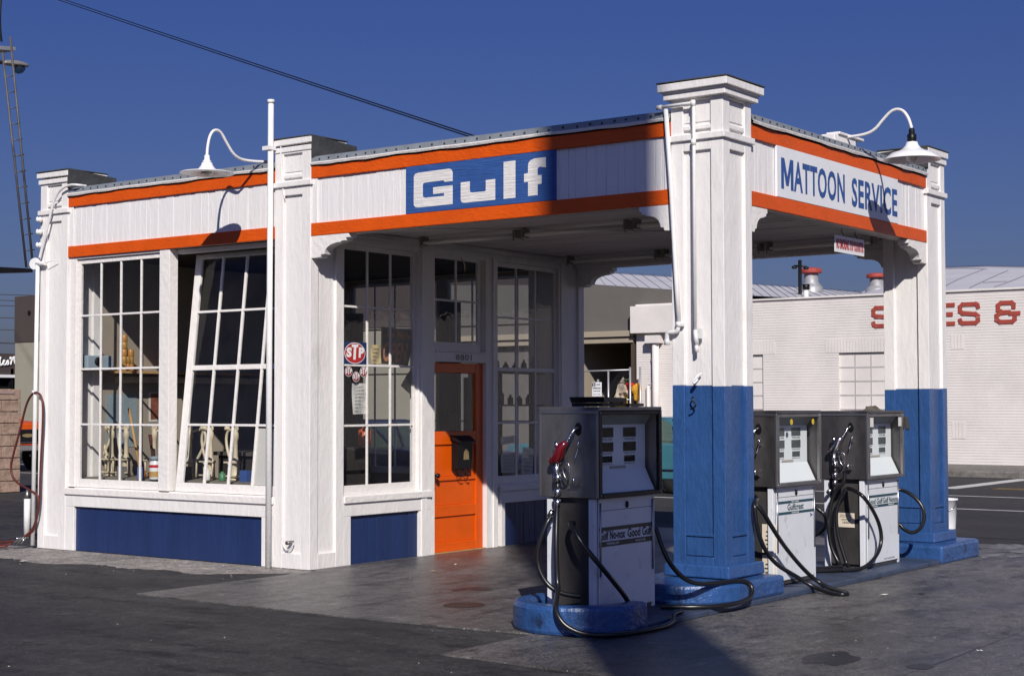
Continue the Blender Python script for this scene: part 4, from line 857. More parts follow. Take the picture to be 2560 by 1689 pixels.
for y0, y1 in ((5.1, 5.85), (7.6, 7.85)):
    m = MB(); y = y0
    while y < y1: m.box((XW-.008, y, 2.9), (XW-.002, y+.075, 3.26)); m.box((XW-.008, y, .75), (XW-.002, y+.075, 1.15)); y += .083
    m.build('board_panel', siding, wh)
m = MB(); m.box((XW-.05, ylo, ztop), (XW+.35, yhi, ztop+.05)); m.build('coping', siding, wh, bevel=.01)
def onw(pts): return [tuple(AT(*z6(*p), 0, XW-.022)) for p in pts]
# slab letters: outline drawn as joined bars
m = MB()
def glyph(txt, x0, x1, yb, yt, bold=.05):
    O, U_, V_ = (AT(*z6(*p), 0, XW-.022) for p in ((x0, yb), (x1, yb-(x1-x0)*.03), (x0, yt)))
    m.text(txt, O, U_-O, V_-O, bold=bold)
SL = lambda y0, h=.52, w=.5: None
def strokes(paths, y_left, zbot, wid, hgt, th):
    """block letter: thick bars between grid points, mitred by small end blocks"""
    for path in paths:
        for (u0, v0), (u1, v1) in zip(path, path[1:]):
            a = V((0, y_left-u0*wid, zbot+v0*hgt)); b = V((0, y_left-u1*wid, zbot+v1*hgt)); d = (b-a).normalized(); n = V((0, -d.z, d.y))*th/2
            e = d*th*.5; x = XW-.022-rnd.uniform(0, .0015)
            m.poly([(x, *(a-e*.8-n).yz), (x, *(a-e*.8+n).yz), (x, *(b+e*.8+n).yz), (x, *(b+e*.8-n).yz)])
S_ = [[(.93, .80), (.90, .90), (.82, .95), (.2, .95), (.08, .84), (.08, .62), (.2, .53), (.8, .47), (.92, .37), (.92, .16), (.8, .05), (.2, .05), (.10, .11), (.07, .20)]]
A_ = [[(.05, 0), (.35, 1), (.65, 1), (.95, 0)], [(.2, .32), (.8, .32)]]
Lt = [[(.05, .05), (.80, .05)], [(.2, .0), (.2, .95)], [(.05, .95), (.4, .95)]]
E_ = [[(.12, .05), (.95, .05)], [(.12, .95), (.95, .95)], [(.12, .5), (.85, .5)], [(.2, .0), (.2, 1)]]
AM = [[(.62, .5), (.35, .5), (.18, .62), (.18, .84), (.3, .95), (.72, .95), (.8, .86), (.8, .72)], [(.62, .5), (.3, .48), (.12, .36), (.12, .16), (.26, .05), (.74, .05), (.84, .16), (.84, .44)], [(.66, .44), (1.0, .44)]]
for gl, yl in ((S_, 9.94), (A_, 9.32), (Lt, 8.85), (E_, 8.34), (S_, 7.72), (AM, 6.86)): strokes(gl, yl, 3.50, .52 if gl is not AM else .60, .50, .10)
m.build('lettering', rust_red, wh)
# white box fascia, stand pipe and conduit at the left end
m = MB(); m.box((XW-.25, 15.2, 3.53), (XW+.3, 16.90, 4.27)); m.build('box_fascia', siding, wh, bevel=.01)
m = MB(); m.tube([(XW-.15, 16.15, .14), (XW-.15, 16.15, 3.25)], .095, 14); m.box((XW-.3, 15.98, 3.25), (XW-.02, 16.4, 3.46)); m.tube([(XW-.1, 16.42, .14), (XW-.1, 16.42, 2.1)], .05, 10); m.build('downpipe', siding, wh)
m = MB(); m.tube([(XW-.12, 16.42, 2.1), (XW-.1, 16.3, 2.14), (XW-.08, 16.1, 2.25)], .012, 6); m.tube([(XW-.05, 16.3, 3.2), (XW-.05, 16.36, 2.8), (XW-.05, 16.27, 2.4)], .012, 6); m.build('cable', lineg, wh)
def PJ(p): v = V(p)-CAM; return 1280+FPX*v.dot(rt2)/v.dot(fw), 844.5-FPX*v.dot(up2)/v.dot(fw)
def near(Fp, Bp, li, x, y):     # point of a roof surface seen at a spot of the photograph
    best = None
    for i in range(61):
        a, b = li(Fp, i/60), li(Bp, i/60)
        for j in range(41):
            q = a.lerp(b, j/40); px, py = PJ(q); e = (px-x)**2+(py-y)**2
            if best is None or e < best[0]: best = (e, q)
    return best[1]+V((-.06, 0, .02))
V = Vector
# its roofs, rising behind the parapet
def roof(parent, front, back, X0, X1, name='metal_roof', lift=0):
    m = MB(); n = 24
    def li(P_, t):
        s_ = t*(len(P_)-1); i = min(int(s_), len(P_)-2); return V(P_[i]).lerp(V(P_[i+1]), s_-i)
    Fp = [AT(*p, 0, X0) for p in front]; Bp = [AT(*p, 0, X1) for p in back]
    ra = [[m.V(li(Fp, i/n).lerp(li(Bp, i/n), j/6)+V((0, 0, .25*math.sin(math.pi*j/6)*lift))) for i in range(n+1)] for j in range(7)]
    for j in range(6):
        for i in range(n): m.face([ra[j][i], ra[j][i+1], ra[j+1][i+1], ra[j+1][i]], True)
    m.mi = 0; b0 = [m.V((ra[6][i].co.x, ra[6][i].co.y, 0)) for i in range(n+1)]
    for i in range(n): m.face([ra[6][i], ra[6][i+1], b0[i+1], b0[i]])
    r_ = m.build(name, roofm, parent); return r_, Fp, Bp, li
r_, Fp, Bp, li = roof(wh, [b5(300, 212), b5(985, 257), z6(95, 1278), z6(500, 1300), z6(1000, 1310)], [b5(300, 98), b5(985, 140), z6(95, 1200), z6(430, 1222), z6(790, 1252)], 26.4, 40)
m = MB()
for k in range(30):
    t = k/28; a = li(Fp, min(1, t)); b = li(Bp, max(0, min(1, t-.065))); m.tube([a+V((0, 0, .01)), b+V((0, 0, .01))], .008, 4)
m.build('roof_seam', seam_m, r_)
r_, Fp, Bp, li = roof(wh, [z6(760, 1285), z6(1200, 1262), z6(1855, 1235), z6(2300, 1222)], [z6(770, 1262), z6(935, 1180), z6(1130, 1115), z6(1345, 1088), z6(1600, 1079), z6(1855, 1085), z6(2300, 1125)], 26.6, 42)
m = MB()
for p in (((1340, 1222), (1440, 1168), (1595, 1110)), ((1495, 1238), (1600, 1188), (1755, 1118)), ((1660, 1232), (1760, 1188), (1860, 1152)), ((1595, 1192), (1745, 1199)), ((1360, 1108), (1500, 1104), (1620, 1112))):
    q = [near(Fp, Bp, li, *z6(*p_)) for p_ in p]; m.tube(q, .008, 4, smoothpath=2)
m.build('roof_seam', seam_m, r_)
vent_grey = M('weathered_galvanized', (.36, .36, .38), .5, metal=.3, var=.2, vs=4); vent_red = M('rusty_red_cap', (.30, .045, .035), .7, var=.3, vs=6)
for i, (cx, yt, yb, sc) in enumerate((((400+532)/2, 1092, 1224, 1.0), (893, 1128, 1236, .95))):
    q = AT(*z6(cx, yb), 0, 34.0); tq = AT(*z6(cx, yt), 0, 34.0); h = tq.z-q.z; r = .5*sc*(AT(*z6(400, 1150), 0, 34.0).y-AT(*z6(532, 1150), 0, 34.0).y)*1.0
    t = thing('roof_ventilator', ('round roof ventilator with red cap, near the utility pole', 'round roof ventilator with red cap, beside the far pillar')[i], 'vent', tuple(q), 'round vents on the warehouse roof')
    m = MB(); m.lathe([(r*1.12, -.8), (r*1.05, 0), (r*.92, .04), (r*.64, h*.26), (r*.62, h*.70)], q, (0, 0, 1), 24); m.build('cowl', vent_grey, t); m = MB(); m.lathe([(r*.98, h*.70), (r*1.0, h*.72), (r*1.0, h*.90), (r*.7, h*.95), (r*.1, h*1.0)], q, (0, 0, 1), 8); m.build('cap', vent_red, t)
q = AT(*z6(432, 1290), 0, 27.5); t = thing('flue_pipe', 'short flue with a dark band below the roof ventilator', 'pipe', tuple(q)); m = MB(); m.tube([q-V((0, 0, .3)), q+V((0, 0, .22))], .07, 10); m.build('pipe', siding, t); m = MB(); m.tube([q+V((0, 0, .22)), q+V((0, 0, .36))], .10, 10); m.build('band', black_metal, t)
q = AT(*z6(388, 1290), 0, 30); qt = AT(*z6(391, 1045), 0, 30); t = thing('utility_pole', 'thin dark pole with cross arm and lamp heads above warehouse roof', 'pole', (q.x, q.y, 0)); m = MB(); m.tube([(q.x, q.y, 0), tuple(qt)], .055, 8); m.build('pole', black_metal, t)
a, b = AT(*z6(355, 1083), 0, 30), AT(*z6(432, 1087), 0, 30); m = MB(); m.tube([a, b], .03, 6); m.lathe([(.05, 0), (.09, -.04), (.06, -.09)], a, (0, 0, 1), 8); m.lathe([(.05, 0), (.09, -.04), (.06, -.09)], b, (0, 0, 1), 8); m.build('cross_arm', black_metal, t)

# grey garage with an open front
gar = thing('garage', 'grey stucco garage with a wide dark opening across the street', 'building', (XW, 19, 0)); grey_st = M('grey_stucco', (.125, .115, .108), .9, var=.06, vs=2, bump=.1); tan_st = M('tan_stucco', (.34, .29, .22), .9, var=.06, vs=2)
m = MB(); m.prism([(XW+.12, 16.9, 3.62), (XW+.12, 24, 3.62), (XW+.12, 24, 5.2), (XW+.12, 18.2, 4.95), (XW+.12, 15.0, 4.62), (XW+.12, 15.0, 4.27), (XW+.12, 16.9, 4.27)], (.25, 0, 0)); m.build('facade', grey_st, gar)
m = MB(); m.box((XW-.05, 16.95, 3.29), (XW+.2, 24, 3.44)); m.box((XW-.12, 16.95, 3.46), (XW+.2, 24, 3.62)); m.build('lintel', tan_st, gar, bevel=.01)
m = MB(); m.box((XW, 16.93, 0), (XW+.15, 17.03, 3.29)); m.build('door_post', M('brown_post', (.07, .05, .04), .7), gar)
m = MB(); m.box((XW+.38, 18.95, .1), (34, 19.1, 5.0)); m.box((34, 16.2, 0), (34.2, 19, 5)); m.box((XW+.31, 16.0, 0), (34, 16.2, 4.6)); m.box((XW+.38, 16.2, 3.7), (34, 18.95, 3.8)); m.build('inner_wall', tan_st, gar)
m = MB(); m.box((XW+.15, 19.1, 0), (XW+.4, 24, 3.6)); m.build('side_wall', grey_st, gar)
fence = thing('chain_link_gate', 'chain link fence of grey pipes in front of the dark garage', 'fence', (25.4, 17.6, .14)); fm = M('fence_pipe', (.40, .41, .43), .4, metal=.5)
m = MB(); 
for y, z in ((17.53, 2.5), (18.7, 2.5), (16.824, 2.6), (16.50, 2.6)): m.tube([(25.4, y, .14), (25.4, y, z)], .028, 8)
m.tube([(25.4, 16.82, 2.53), (25.4, 19.4, 2.50)], .022, 8); m.tube([(25.4, 16.82, 1.72), (25.4, 17.53, 1.72)], .018, 8); m.build('frame', fm, fence)
m = MB(); k = 16.82
while k < 19.3:
    for s_ in (-1, 1):
        y0 = k if s_ > 0 else k; m.tube([(25.4, y0, .2 if s_ > 0 else 2.5), (25.4, y0+1.1, 1.3), (25.4, y0+2.2, 2.5 if s_ > 0 else .2)], .0022, 3, cap=False) if y0+2.2 < 19.4 else None
    k += .1
m.build('mesh', fm, fence)
# bundles of junk behind the fence
def lump(m, c, r, seed, sq=(1, 1, 1)):
    g = random.Random(seed); b = bmesh.new(); bmesh.ops.create_icosphere(b, subdivisions=2, radius=1); o = V(c)
    ph = [g.uniform(0, 6) for _ in range(6)]; idx = {}
    for v in b.verts:
        d = v.co.normalized(); k = 1+.22*math.sin(3*d.x+ph[0])*math.sin(4*d.y+ph[1])+.18*math.sin(5*d.z+ph[2])+g.uniform(-.1, .1); idx[v.index] = m.V(o+V((d.x*sq[0], d.y*sq[1], d.z*sq[2]))*r*k)
    for f in b.faces: m.face([idx[v.index] for v in f.verts])
    b.free()
jc = [('cardboard bundle, tan and grey, heaped left of the red bag', (.36, .30, .24), (25.9, 17.36, 1.72), .33, (1, .8, 1.3)), ('bright red bag on top of the junk heap', (.55, .01, .012), (25.75, 17.06, 2.06), .12, (1, 1, 1.1)), ('orange yellow drum beside the brown garage post', (.55, .27, .02), (25.75, 16.83, 1.96), .19, (1, .8, 1.3)), ('mustard tarpaulin at the bottom of the junk heap', (.33, .20, .03), (25.75, 17.18, 1.55), .30, (1, 1.1, .8)), ('beige cloth bundle under the red bag', (.42, .33, .24), (25.80, 17.14, 1.92), .22, (1, 1, .9)), ('dark green cap of brush topping the junk heap', (.05, .055, .03), (25.95, 17.2, 2.2), .16, (1, 1.4, .7)), ('dark machine part between drum and bundle', (.02, .02, .022), (25.8, 16.98, 1.75), .2, (1, .8, 1))]
for i, (lb, col, c, r, sq) in enumerate(jc): m = MB(); lump(m, c, r, i, sq); tag(m.build('junk_bundle' if i != 2 else 'drum', M('junk_%d' % i, col, .8, var=.35, vs=9)), lb, 'junk' if i != 2 else 'drum', 'junk heaped behind the fence')
m = MB(); m.box((25.7, 16.6, 0), (26.6, 17.7, 1.35)); tag(m.build('pallet_stack', M('grey_timber', (.14, .12, .1), .9, var=.3, vs=6, stretch=(1, 1, 8)), bevel=.01), 'grey timber stack carrying the junk heap', 'pallet')
# parking sign
a = AT(*s5(172, 480), 0, 21.8); b = AT(*s5(380, 790), 0, 21.8); t = thing('parking_sign', 'small white two hour parking sign on a post above the pump', 'sign', (21.85, (a.y+b.y)/2, 0))
m = MB(); m.box((21.8, b.y, b.z), (21.815, a.y, a.z)); m.build('plate', lamp_white, t, bevel=.02); m = MB(); m.tube([(21.86, (a.y+b.y)/2, 0), (21.86, (a.y+b.y)/2, a.z+.07)], .03, 8); m.build('post', fm, t)
w, h = a.y-b.y, a.z-b.z; m = MB(); pt = lambda u, v, d=0: (21.797-d, a.y-u*w, b.z+v*h); y_ = V((0, -w, 0)); z_ = V((0, 0, h))
m.mi = 0; m.poly([pt(.04, .70), pt(.38, .70), pt(.38, .97), pt(.04, .97)]); m.text('HOUR', pt(.46, .78), y_*.42, z_*.11, bold=.03); m.text('PARKING', pt(.1, .52), y_*.82, z_*.13, bold=.03); m.text('8AM-6PM', pt(.14, .34), y_*.74, z_*.09, bold=.01)
m.box(pt(.22, .15), (21.7972, a.y-.78*w, b.z+.165*h)); m.poly([pt(.14, .157), pt(.24, .12), pt(.24, .195)]); m.poly([pt(.86, .157), pt(.76, .12), pt(.76, .195)]); m.mi = 1; m.text('2', pt(.12, .73, .002), y_*.17, z_*.21, bold=.03); m.build('lettering', [letter_black, letter_white], t)

# tan and brown building farther along the street
bb = thing('stucco_building', 'tan stucco building with a broad dark brown upper band at left', 'building', (26, 35, 0)); tan2 = M('olive_tan_stucco', (.29, .27, .215), .9, var=.05, vs=1.5, bump=.08); brn = M('brown_stucco', (.062, .048, .046), .9, var=.06, vs=1.5, bump=.08)
m = MB(); m.box((26.13, 24.1, 0), (45, 45, 4.0)); m.build('lower_wall', tan2, bb); m = MB(); m.box((26.10, 24.0, 4.0), (45, 45.02, 5.75)); m.build('upper_wall', brn, bb); m = MB(); m.lathe([(.09, 0), (.09, .03)], (26.10, 44.1, 5.1), (-1, 0, 0), 10); m.build('wall_vent', black_metal, bb)
# shop with script lettering, farthest
sh = thing('shop', 'dark brown shop front with white script lettering and a black window, far left', 'building', (36, 60, 0))
m = MB(); m.box((28, 60, 3.1), (46, 70, 4.14)); m.build('fascia', brn, sh); m = MB(); m.box((28, 59.9, 2.96), (46, 70, 3.1)); m.build('canopy_edge', lamp_white, sh); m = MB(); m.box((28, 60.3, 0), (46, 70, 2.96)); m.build('shop_window', black_disp, sh); m = MB(); m.box((28, 60.1, 0), (46, 60.5, 2.28)); m.build('low_wall', M('pinkish_wall', (.22, .17, .155), .9), sh)
m = MB(); m.box((36.84, 60.0, 2.2), (37.0, 60.2, 3.4)); m.build('post', black_metal, sh)
p0, p1 = AT(*l2(-14, 484), 1, 59.98), AT(*l2(84, 473), 1, 59.98); pu = AT(*l2(-14, 434), 1, 59.98)
m = MB(); O = p0; U_ = p1-p0; V_ = pu-p0
def sc(pts): m.tube([O+U_*u+V_*v+V((0, -.02, 0)) for u, v in pts], .045, 6, smoothpath=2)
sc([(.02, .25), (.12, .75), (.18, 1.0), (.14, 1.0), (.12, .5), (.14, .1), (.22, .1), (.30, .35), (.40, .55), (.38, .65), (.32, .55), (.32, .2), (.40, .05), (.50, .25), (.58, .65), (.62, .3), (.60, .1), (.52, .1)]); sc([(.74, .05), (.80, .6), (.80, .8), (.72, .9), (.70, .7), (.80, .65), (.90, .85), (.98, .9), (.92, .7), (.80, .5)]); sc([(.92, .9), (.95, .4), (1.0, .1)])
m.build('script_lettering', letter_white, sh)
# split-face block wall
bw = thing('block_wall', 'split face tan block wall at the left edge', 'wall', (5, 18.56, 0)); blk = M('split_face_block', (.36, .25, .19), .9, var=.3, vs=7, bump=.9, bs=16, stain=((.2, .14, .11), .55, .8, 12, (1, 1, 1))); mort = M('mortar', (.33, .27, .24), .9)
m = MB(); m.box((.5, 18.60, 0), (6.93, 18.8, 1.80)); m.build('mortar_bed', mort, bw); m = MB(); z = .0; r = 0
while z < 1.7:
    x = 6.97-(.0 if r % 2 else .21)
    m.box((x+.004, 18.565, z+.006), (6.968, 18.83, z+.20)) if r % 2 == 0 else None
    while x > .7:
        j = rnd.uniform(-.012, .012); m.hexa([(x-.405, 18.565+j, z+.006), (x-.004, 18.56, z+.006), (x-.004, 18.83, z+.006), (x-.405, 18.83, z+.006), (x-.405, 18.56, z+.205), (x-.004, 18.565-j, z+.205), (x-.004, 18.83, z+.205), (x-.405, 18.83, z+.205)]); x -= .41
    z += .212; r += 1
m.build('blocks', blk, bw, bevel=.008); m = MB(); m.box((.5, 18.55, 1.81), (6.80, 18.84, 1.86)); m.build('cap', M('pink_cap', (.34, .24, .22), .9), bw)

# ------------------------------------------------------------------ vehicles
tyre_m = M('tyre', (.014, .014, .015), .75)
def wheel(t, x, y, r, w, ax=(1, 0, 0), nm='wheel'):
    a = V(ax); o = V((x, y, r)); m = MB(); m.lathe([(r*.62, -w/2), (r*.92, -w/2), (r, -w*.35), (r, w*.35), (r*.92, w/2), (r*.62, w/2)], o, ax, 24); wl = m.build(nm, tyre_m, t); m = MB(); m.lathe([(r*.6, -w*.40), (r*.55, -w*.47), (r*.2, -w*.44), (r*.12, -w*.52), (.01, -w*.52)], o, ax, 20); m.lathe([(r*.6, w*.40), (r*.55, w*.47), (r*.2, w*.44), (.01, w*.5)], o, ax, 20); m.build('rim', chrome, wl)
def sedan(name, label, cx, cy, mat, L=4.8, Wd=1.78, H=1.36, d=1, trim=True):
    """car along Y centred at cx, cy, standing on z = 0; d = direction of the bonnet"""
    t = thing(name, label, 'car', (cx, cy, 0)); h = Wd/2
    prof = [(-2.4, .32), (-2.42, .55), (-2.36, .80), (-1.5, .90), (1.0, .92), (2.30, .84), (2.40, .70), (2.40, .38), (2.2, .26), (-2.2, .26)]
    m = MB(); secs = []
    for fx, k, zk in ((-1, .90, .985), (-.97, .985, .99), (-.6, 1, 1), (.6, 1, 1), (.97, .985, .99), (1, .90, .985)): secs.append([m.V((cx+fx*h, cy+d*y*k*L/4.8, z*zk)) for y, z in prof])
    for A, B in zip(secs, secs[1:]):
        for i in range(len(prof)): m.face([A[i], A[(i+1) % len(prof)], B[(i+1) % len(prof)], B[i]])
    m.face(secs[0][::-1]); m.face(secs[-1]); body = m.build('body', mat, t, bevel=.03)
    cab = [(-1.75, .90), (-1.15, H-.03), (-.95, H), (-.2, H), (.02, H-.03), (.75, .91)]; m = MB(); secs = []
    for fx, k in ((-.93, .0), (-.74, 1), (.74, 1), (.93, .0)): secs.append([m.V((cx+(fx if z < 1 else fx*.86 if abs(fx) > .9 else fx*.95)*h*(1 if z < 1 else 1), cy+d*y*L/4.8, z)) for y, z in cab])
    lo = [[(-1.75, .89), (.75, .90)], [(-1.12, H-.02), (0, H-.02)]]
    def cp(s, y, z): return (cx+s*h*(.95 if z < 1 else .74), cy+d*y*L/4.8, z)
    m.b.free(); m = MB(); m.hexa([cp(-1, -1.2, H-.05), cp(1, -1.2, H-.05), cp(1, .05, H-.05), cp(-1, .05, H-.05), (cx-.60*h, cy-d*1.0*L/4.8, H), (cx+.60*h, cy-d*1.0*L/4.8, H), (cx+.60*h, cy-d*.15*L/4.8, H), (cx-.60*h, cy-d*.15*L/4.8, H)])
    for s in (-1, 1):
        for (y0, ya), (y1, yb) in (((-1.78, .12), (-1.18, .10)), ((-.45, .04), (-.47, .04)), ((.78, .06), (.06, .06))):
            a, b = V(cp(s, y0, .89)), V(cp(s, y1, H-.04)); m.hexa([a, a+V((0, ya*d, 0)), a+V((-s*.05, ya*d, 0)), a+V((-s*.05, 0, 0)), b, b+V((0, yb*d, 0)), b+V((-s*.05, yb*d, 0)), b+V((-s*.05, 0, 0))])
    m.build('roof', mat, t, bevel=.012); m = MB()
    for s in (-1, 1): m.poly([cp(s*.985, -1.70, .90), cp(s*.985, .78, .90), cp(s*.985, .06, H-.05), cp(s*.985, -1.15, H-.05)])
    m.poly([cp(-1, .80, .905), cp(1, .80, .905), cp(1, .08, H-.045), cp(-1, .08, H-.045)]); m.poly([cp(-1, -1.74, .905), cp(1, -1.74, .905), cp(1, -1.17, H-.045), cp(-1, -1.17, H-.045)]); m.build('window', cglass, t)
    for s in (-1, 1):
        for y in (-1.42, 1.45): wheel(t, cx+s*(h-.12), cy+d*y*L/4.8, .33, .2)
    m = MB()
    for e in (-1, 1): m.box((cx-h*.96, cy+d*e*(L/2+.0), .40), (cx+h*.96, cy+d*e*(L/2+.10), .55))
    for s in (-1, 1): m.box((cx+s*(h+.001), cy-2.0, .40), (cx+s*(h+.012), cy+2.0, .44))
    m.build('bumper', chrome, t, bevel=.02); m = MB()
    for s in (-1, 1): m.lathe([(.09, 0), (.08, .03), (.01, .04)], (cx+s*h*.68, cy+d*(L/2*.985), .68), (0, d, 0), 14)
    m.build('headlight', lamp_white, t); return t
teal = M('teal_car_paint', (.045, .15, .19), .25, var=.08, coat=.5); dkblue = M('dark_blue_car_paint', (.02, .035, .11), .25, var=.1, coat=.5)
sedan('parked_car', 'teal sedan on the street, glimpsed between nearest pump and near pillar', 14.0, 9.6, teal)
sedan('parked_car', 'dark blue sedan seen through the office windows behind the station', 8.2, 10.6, dkblue, d=-1)
# orange pickup behind the block wall
def pickup(px, py, mat):
    t = thing('pickup_truck', 'orange pickup with black grille standing behind the block wall', 'pickup', (px, py, 0)); h = .95
    m = MB(); m.hexa([(px-h, py, .62), (px+h, py, .62), (px+h, py+1.3, .62), (px-h, py+1.3, .62), (px-h, py+.02, 1.16), (px+h, py+.02, 1.16), (px+h*.97, py+1.3, 1.22), (px-h*.97, py+1.3, 1.22)])
    m.box((px-h, py+1.301, .5), (px+h, py+2.6, 1.2)); m.box((px-h, py+2.75, .5), (px+h, py+5.1, 1.15)); m.hexa([(px-.68, py+1.75, 1.66), (px+.68, py+1.75, 1.66), (px+.68, py+2.5, 1.66), (px-.68, py+2.5, 1.66), (px-.62, py+1.8, 1.72), (px+.62, py+1.8, 1.72), (px+.62, py+2.45, 1.72), (px-.62, py+2.45, 1.72)])
    for s in (-1, 1): m.hexa([(px+s*.93, py+1.25, 1.2), (px+s*.87, py+1.25, 1.2), (px+s*.87, py+1.33, 1.2), (px+s*.93, py+1.33, 1.2), (px+s*.70, py+1.75, 1.66), (px+s*.64, py+1.75, 1.66), (px+s*.64, py+1.83, 1.66), (px+s*.70, py+1.83, 1.66)]); m.box((px+s*.92, py+2.45, 1.2), (px+s*.66, py+2.52, 1.67))
    m.build('body', mat, t, bevel=.03); m = MB(); m.poly([(px-.86, py+1.30, 1.2), (px+.86, py+1.30, 1.2), (px+.65, py+1.77, 1.66), (px-.65, py+1.77, 1.66)])
    for s in (-1, 1): m.poly([(px+s*.90, py+1.35, 1.2), (px+s*.90, py+2.45, 1.2), (px+s*.68, py+2.45, 1.66), (px+s*.68, py+1.85, 1.66)])
    m.build('windscreen', cglass, t); m = MB(); m.box((px-h*.95, py-.02, .72), (px+h*.95, py+.02, 1.0)); gr = m.build('grille', black_metal, t); m = MB(); m.lathe([(.05, 0), (.05, .012)], (px+.06, py-.02, .87), (0, -1, 0), 14, squash=(3.2, .9)); m.build('badge', brass, gr)
    m = MB(); m.box((px-h, py-.12, .50), (px+h, py-.02, .64)); m.box((px-h*.95, py-.03, .69), (px+h*.95, py+.0, .715)); m.box((px-h*.95, py-.03, 1.0), (px+h*.95, py+.0, 1.02)); m.build('bumper', chrome, t, bevel=.02)
    for s in (-1, 1):
        m = MB(); m.lathe([(.10, 0), (.09, .03), (.01, .045)], (px+s*.72, py-.02, .86), (0, -1, 0), 14); m.build('headlight', lamp_white, t)
        for y in (.75, 4.1): wheel(t, px+s*.82, py+y, .36, .22)
    return t
q = AT(*l2(150, 890), 1, 26.0); pickup(q.x-.05, 26.0, orange)

# ------------------------------------------------------------------ ladder, street lamp, wires
def AY(f, p, y=30.): return AT(*f(*p), 1, y)
t = thing('billboard_frame', 'steel ladder with platform and dark beam at the left edge', 'ladder', (15, 30, 0)); lad = M('weathered_steel', (.10, .10, .105), .6, metal=.3, var=.3)
la, lb = AY(a1, (22, 460)), AY(z1, (172, 832)); ra, rb = AY(a1, (88, 320)), AY(z1, (216, 832)); m = MB(); m.tube([la, lb], .032, 8); m.tube([ra, rb], .032, 8); m.build('rail', lad, t); m = MB()
for k, y in enumerate((665, 803, 941, 1080, 1218, 1355, 1493)): xl = 22+(y-460)*.118; m.tube([AY(a1, (xl+5, y+6)), AY(a1, (xl+80, y-8))], .018, 6)
for y in (100, 205, 307, 411, 515, 615, 719, 822): xl = 76+y*.117; m.tube([AY(z1, (xl, y+4)), AY(z1, (xl+66, y-4))], .018, 6)
m.build('rung', lad, t); m = MB(); a, b = AY(a1, (-60, 395)), AY(a1, (136, 410)); m.hexa([a, b, b+V((0, .5, 0)), a+V((0, .5, 0)), a+V((0, 0, -.10)), b+V((0, 0, -.10)), b+V((0, .5, -.10)), a+V((0, .5, -.10))][4:]+[a, b, b+V((0, .5, 0)), a+V((0, .5, 0))]); m.build('platform', fm, t)
m = MB(); a, b = AY(z1, (-120, 822)), AY(z1, (214, 852)); m.hexa([a+V((0, 0, -.2)), b+V((0, 0, -.05)), b+V((0, .3, -.05)), a+V((0, .3, -.2)), a, b+V((0, 0, .05)), b+V((0, .3, .05)), a+V((0, .3, 0))]); m.build('beam', black_metal, t); m = MB(); m.tube([(a.x, 30.2, 0), (a.x, 30.2, 12.5)], .2, 14); m.build('post', lad, t)
q = AY(a1, (80, 590), 33.); t = thing('street_lamp', 'cobra head street lamp at the upper left edge', 'street lamp', (q.x-3, 33, 0)); u = (AY(a1, (250, 580), 33.)-AY(a1, (0, 548), 33.)).normalized(); n_ = u.cross(V((0, 1, 0))); 
c = AY(a1, (130, 565), 33.); L_h = (AY(a1, (250, 580), 33.)-AY(a1, (5, 548), 33.)).length/2; m = MB(); n = 16; rings = []
for i in range(n+1):
    s = -1+2*i/n; w = math.sqrt(max(0, 1-s*s))**.8; rings.append([m.V(c+u*L_h*s+V((0, 1, 0))*(.17*w*math.cos(a_))+n_*(-.13*w*math.sin(a_) if math.sin(a_) > 0 else -.05*w*math.sin(a_))*-1) for a_ in [2*math.pi*k/16 for k in range(16)]])
for A, B in zip(rings, rings[1:]):
    for k in range(16): m.face([A[k], A[(k+1) % 16], B[(k+1) % 16], B[k]], True)
m.build('housing', M('lamp_housing', (.30, .28, .27), .4, metal=.4), t); m = MB(); m.lathe([(.22, 0), (.2, -.08), (.13, -.17), (.03, -.20)], AY(a1, (165, 585), 33.), (0, 0, 1), 18, squash=(1.1, .8)); m.build('lens', cglass, t); m = MB(); a = AY(a1, (10, 545), 33.); m.tube([a, a+V((-1.2, 0, .1)), a+V((-2.6, 0, -.4)), (a.x-3, 33, a.z-1.0), (a.x-3, 33, 0)], .06, 10, smoothpath=1); m.build('pole', lad, t)
m = MB(); a = AY(a1, (8, 300)); m.tube([AY(a1, (14, 365)), AY(a1, (8, 330)), AY(a1, (-2, 180)), AY(a1, (4, 40)), AY(a1, (12, -60))], .03, 6, smoothpath=2); tag(m.build('drop_cable', black_metal), 'dark cable rising from the ladder platform at the left edge', 'cable')
def wire(a, b, sag, r, label):
    pts = [V(a).lerp(V(b), i/24)-V((0, 0, sag*4*(i/24)*(1-i/24))) for i in range(25)]; return tag(MB().tube(pts, r, 5, cap=False).build('overhead_wire', black_metal), label, 'wire', 'pair of overhead wires')
for dx, dy, lb in ((0, 0, 'upper of two dark overhead wires sloping down to the roof'), (-7, 3.5, 'lower of two dark overhead wires sloping down to the roof')):
    a = AT(60+dx, -41+dy, 0, 9.0); b = AT(1235+dx, 356+dy, 0, 2.4); d = a-b; wire(a+d*.8, b, .05, .0085, lb)
for i, y in enumerate((250, 288, 322, 402, 480, 565)):
    pz = Z(0, 640, 2.61); a = AT(*pz(-40, y-2), 1, 80.); b = AT(*pz(130, y+3), 1, 80.); d = b-a
    tag(MB().tube([a-d*2, a, b, b+d*2], .03 if y != 565 else .05, 4, cap=False).build('far_wire', M('far_wire', (.10, .10, .12), .8)), 'thin far wire crossing the sky behind the tan building', 'wire', 'thin far wires at the left edge')
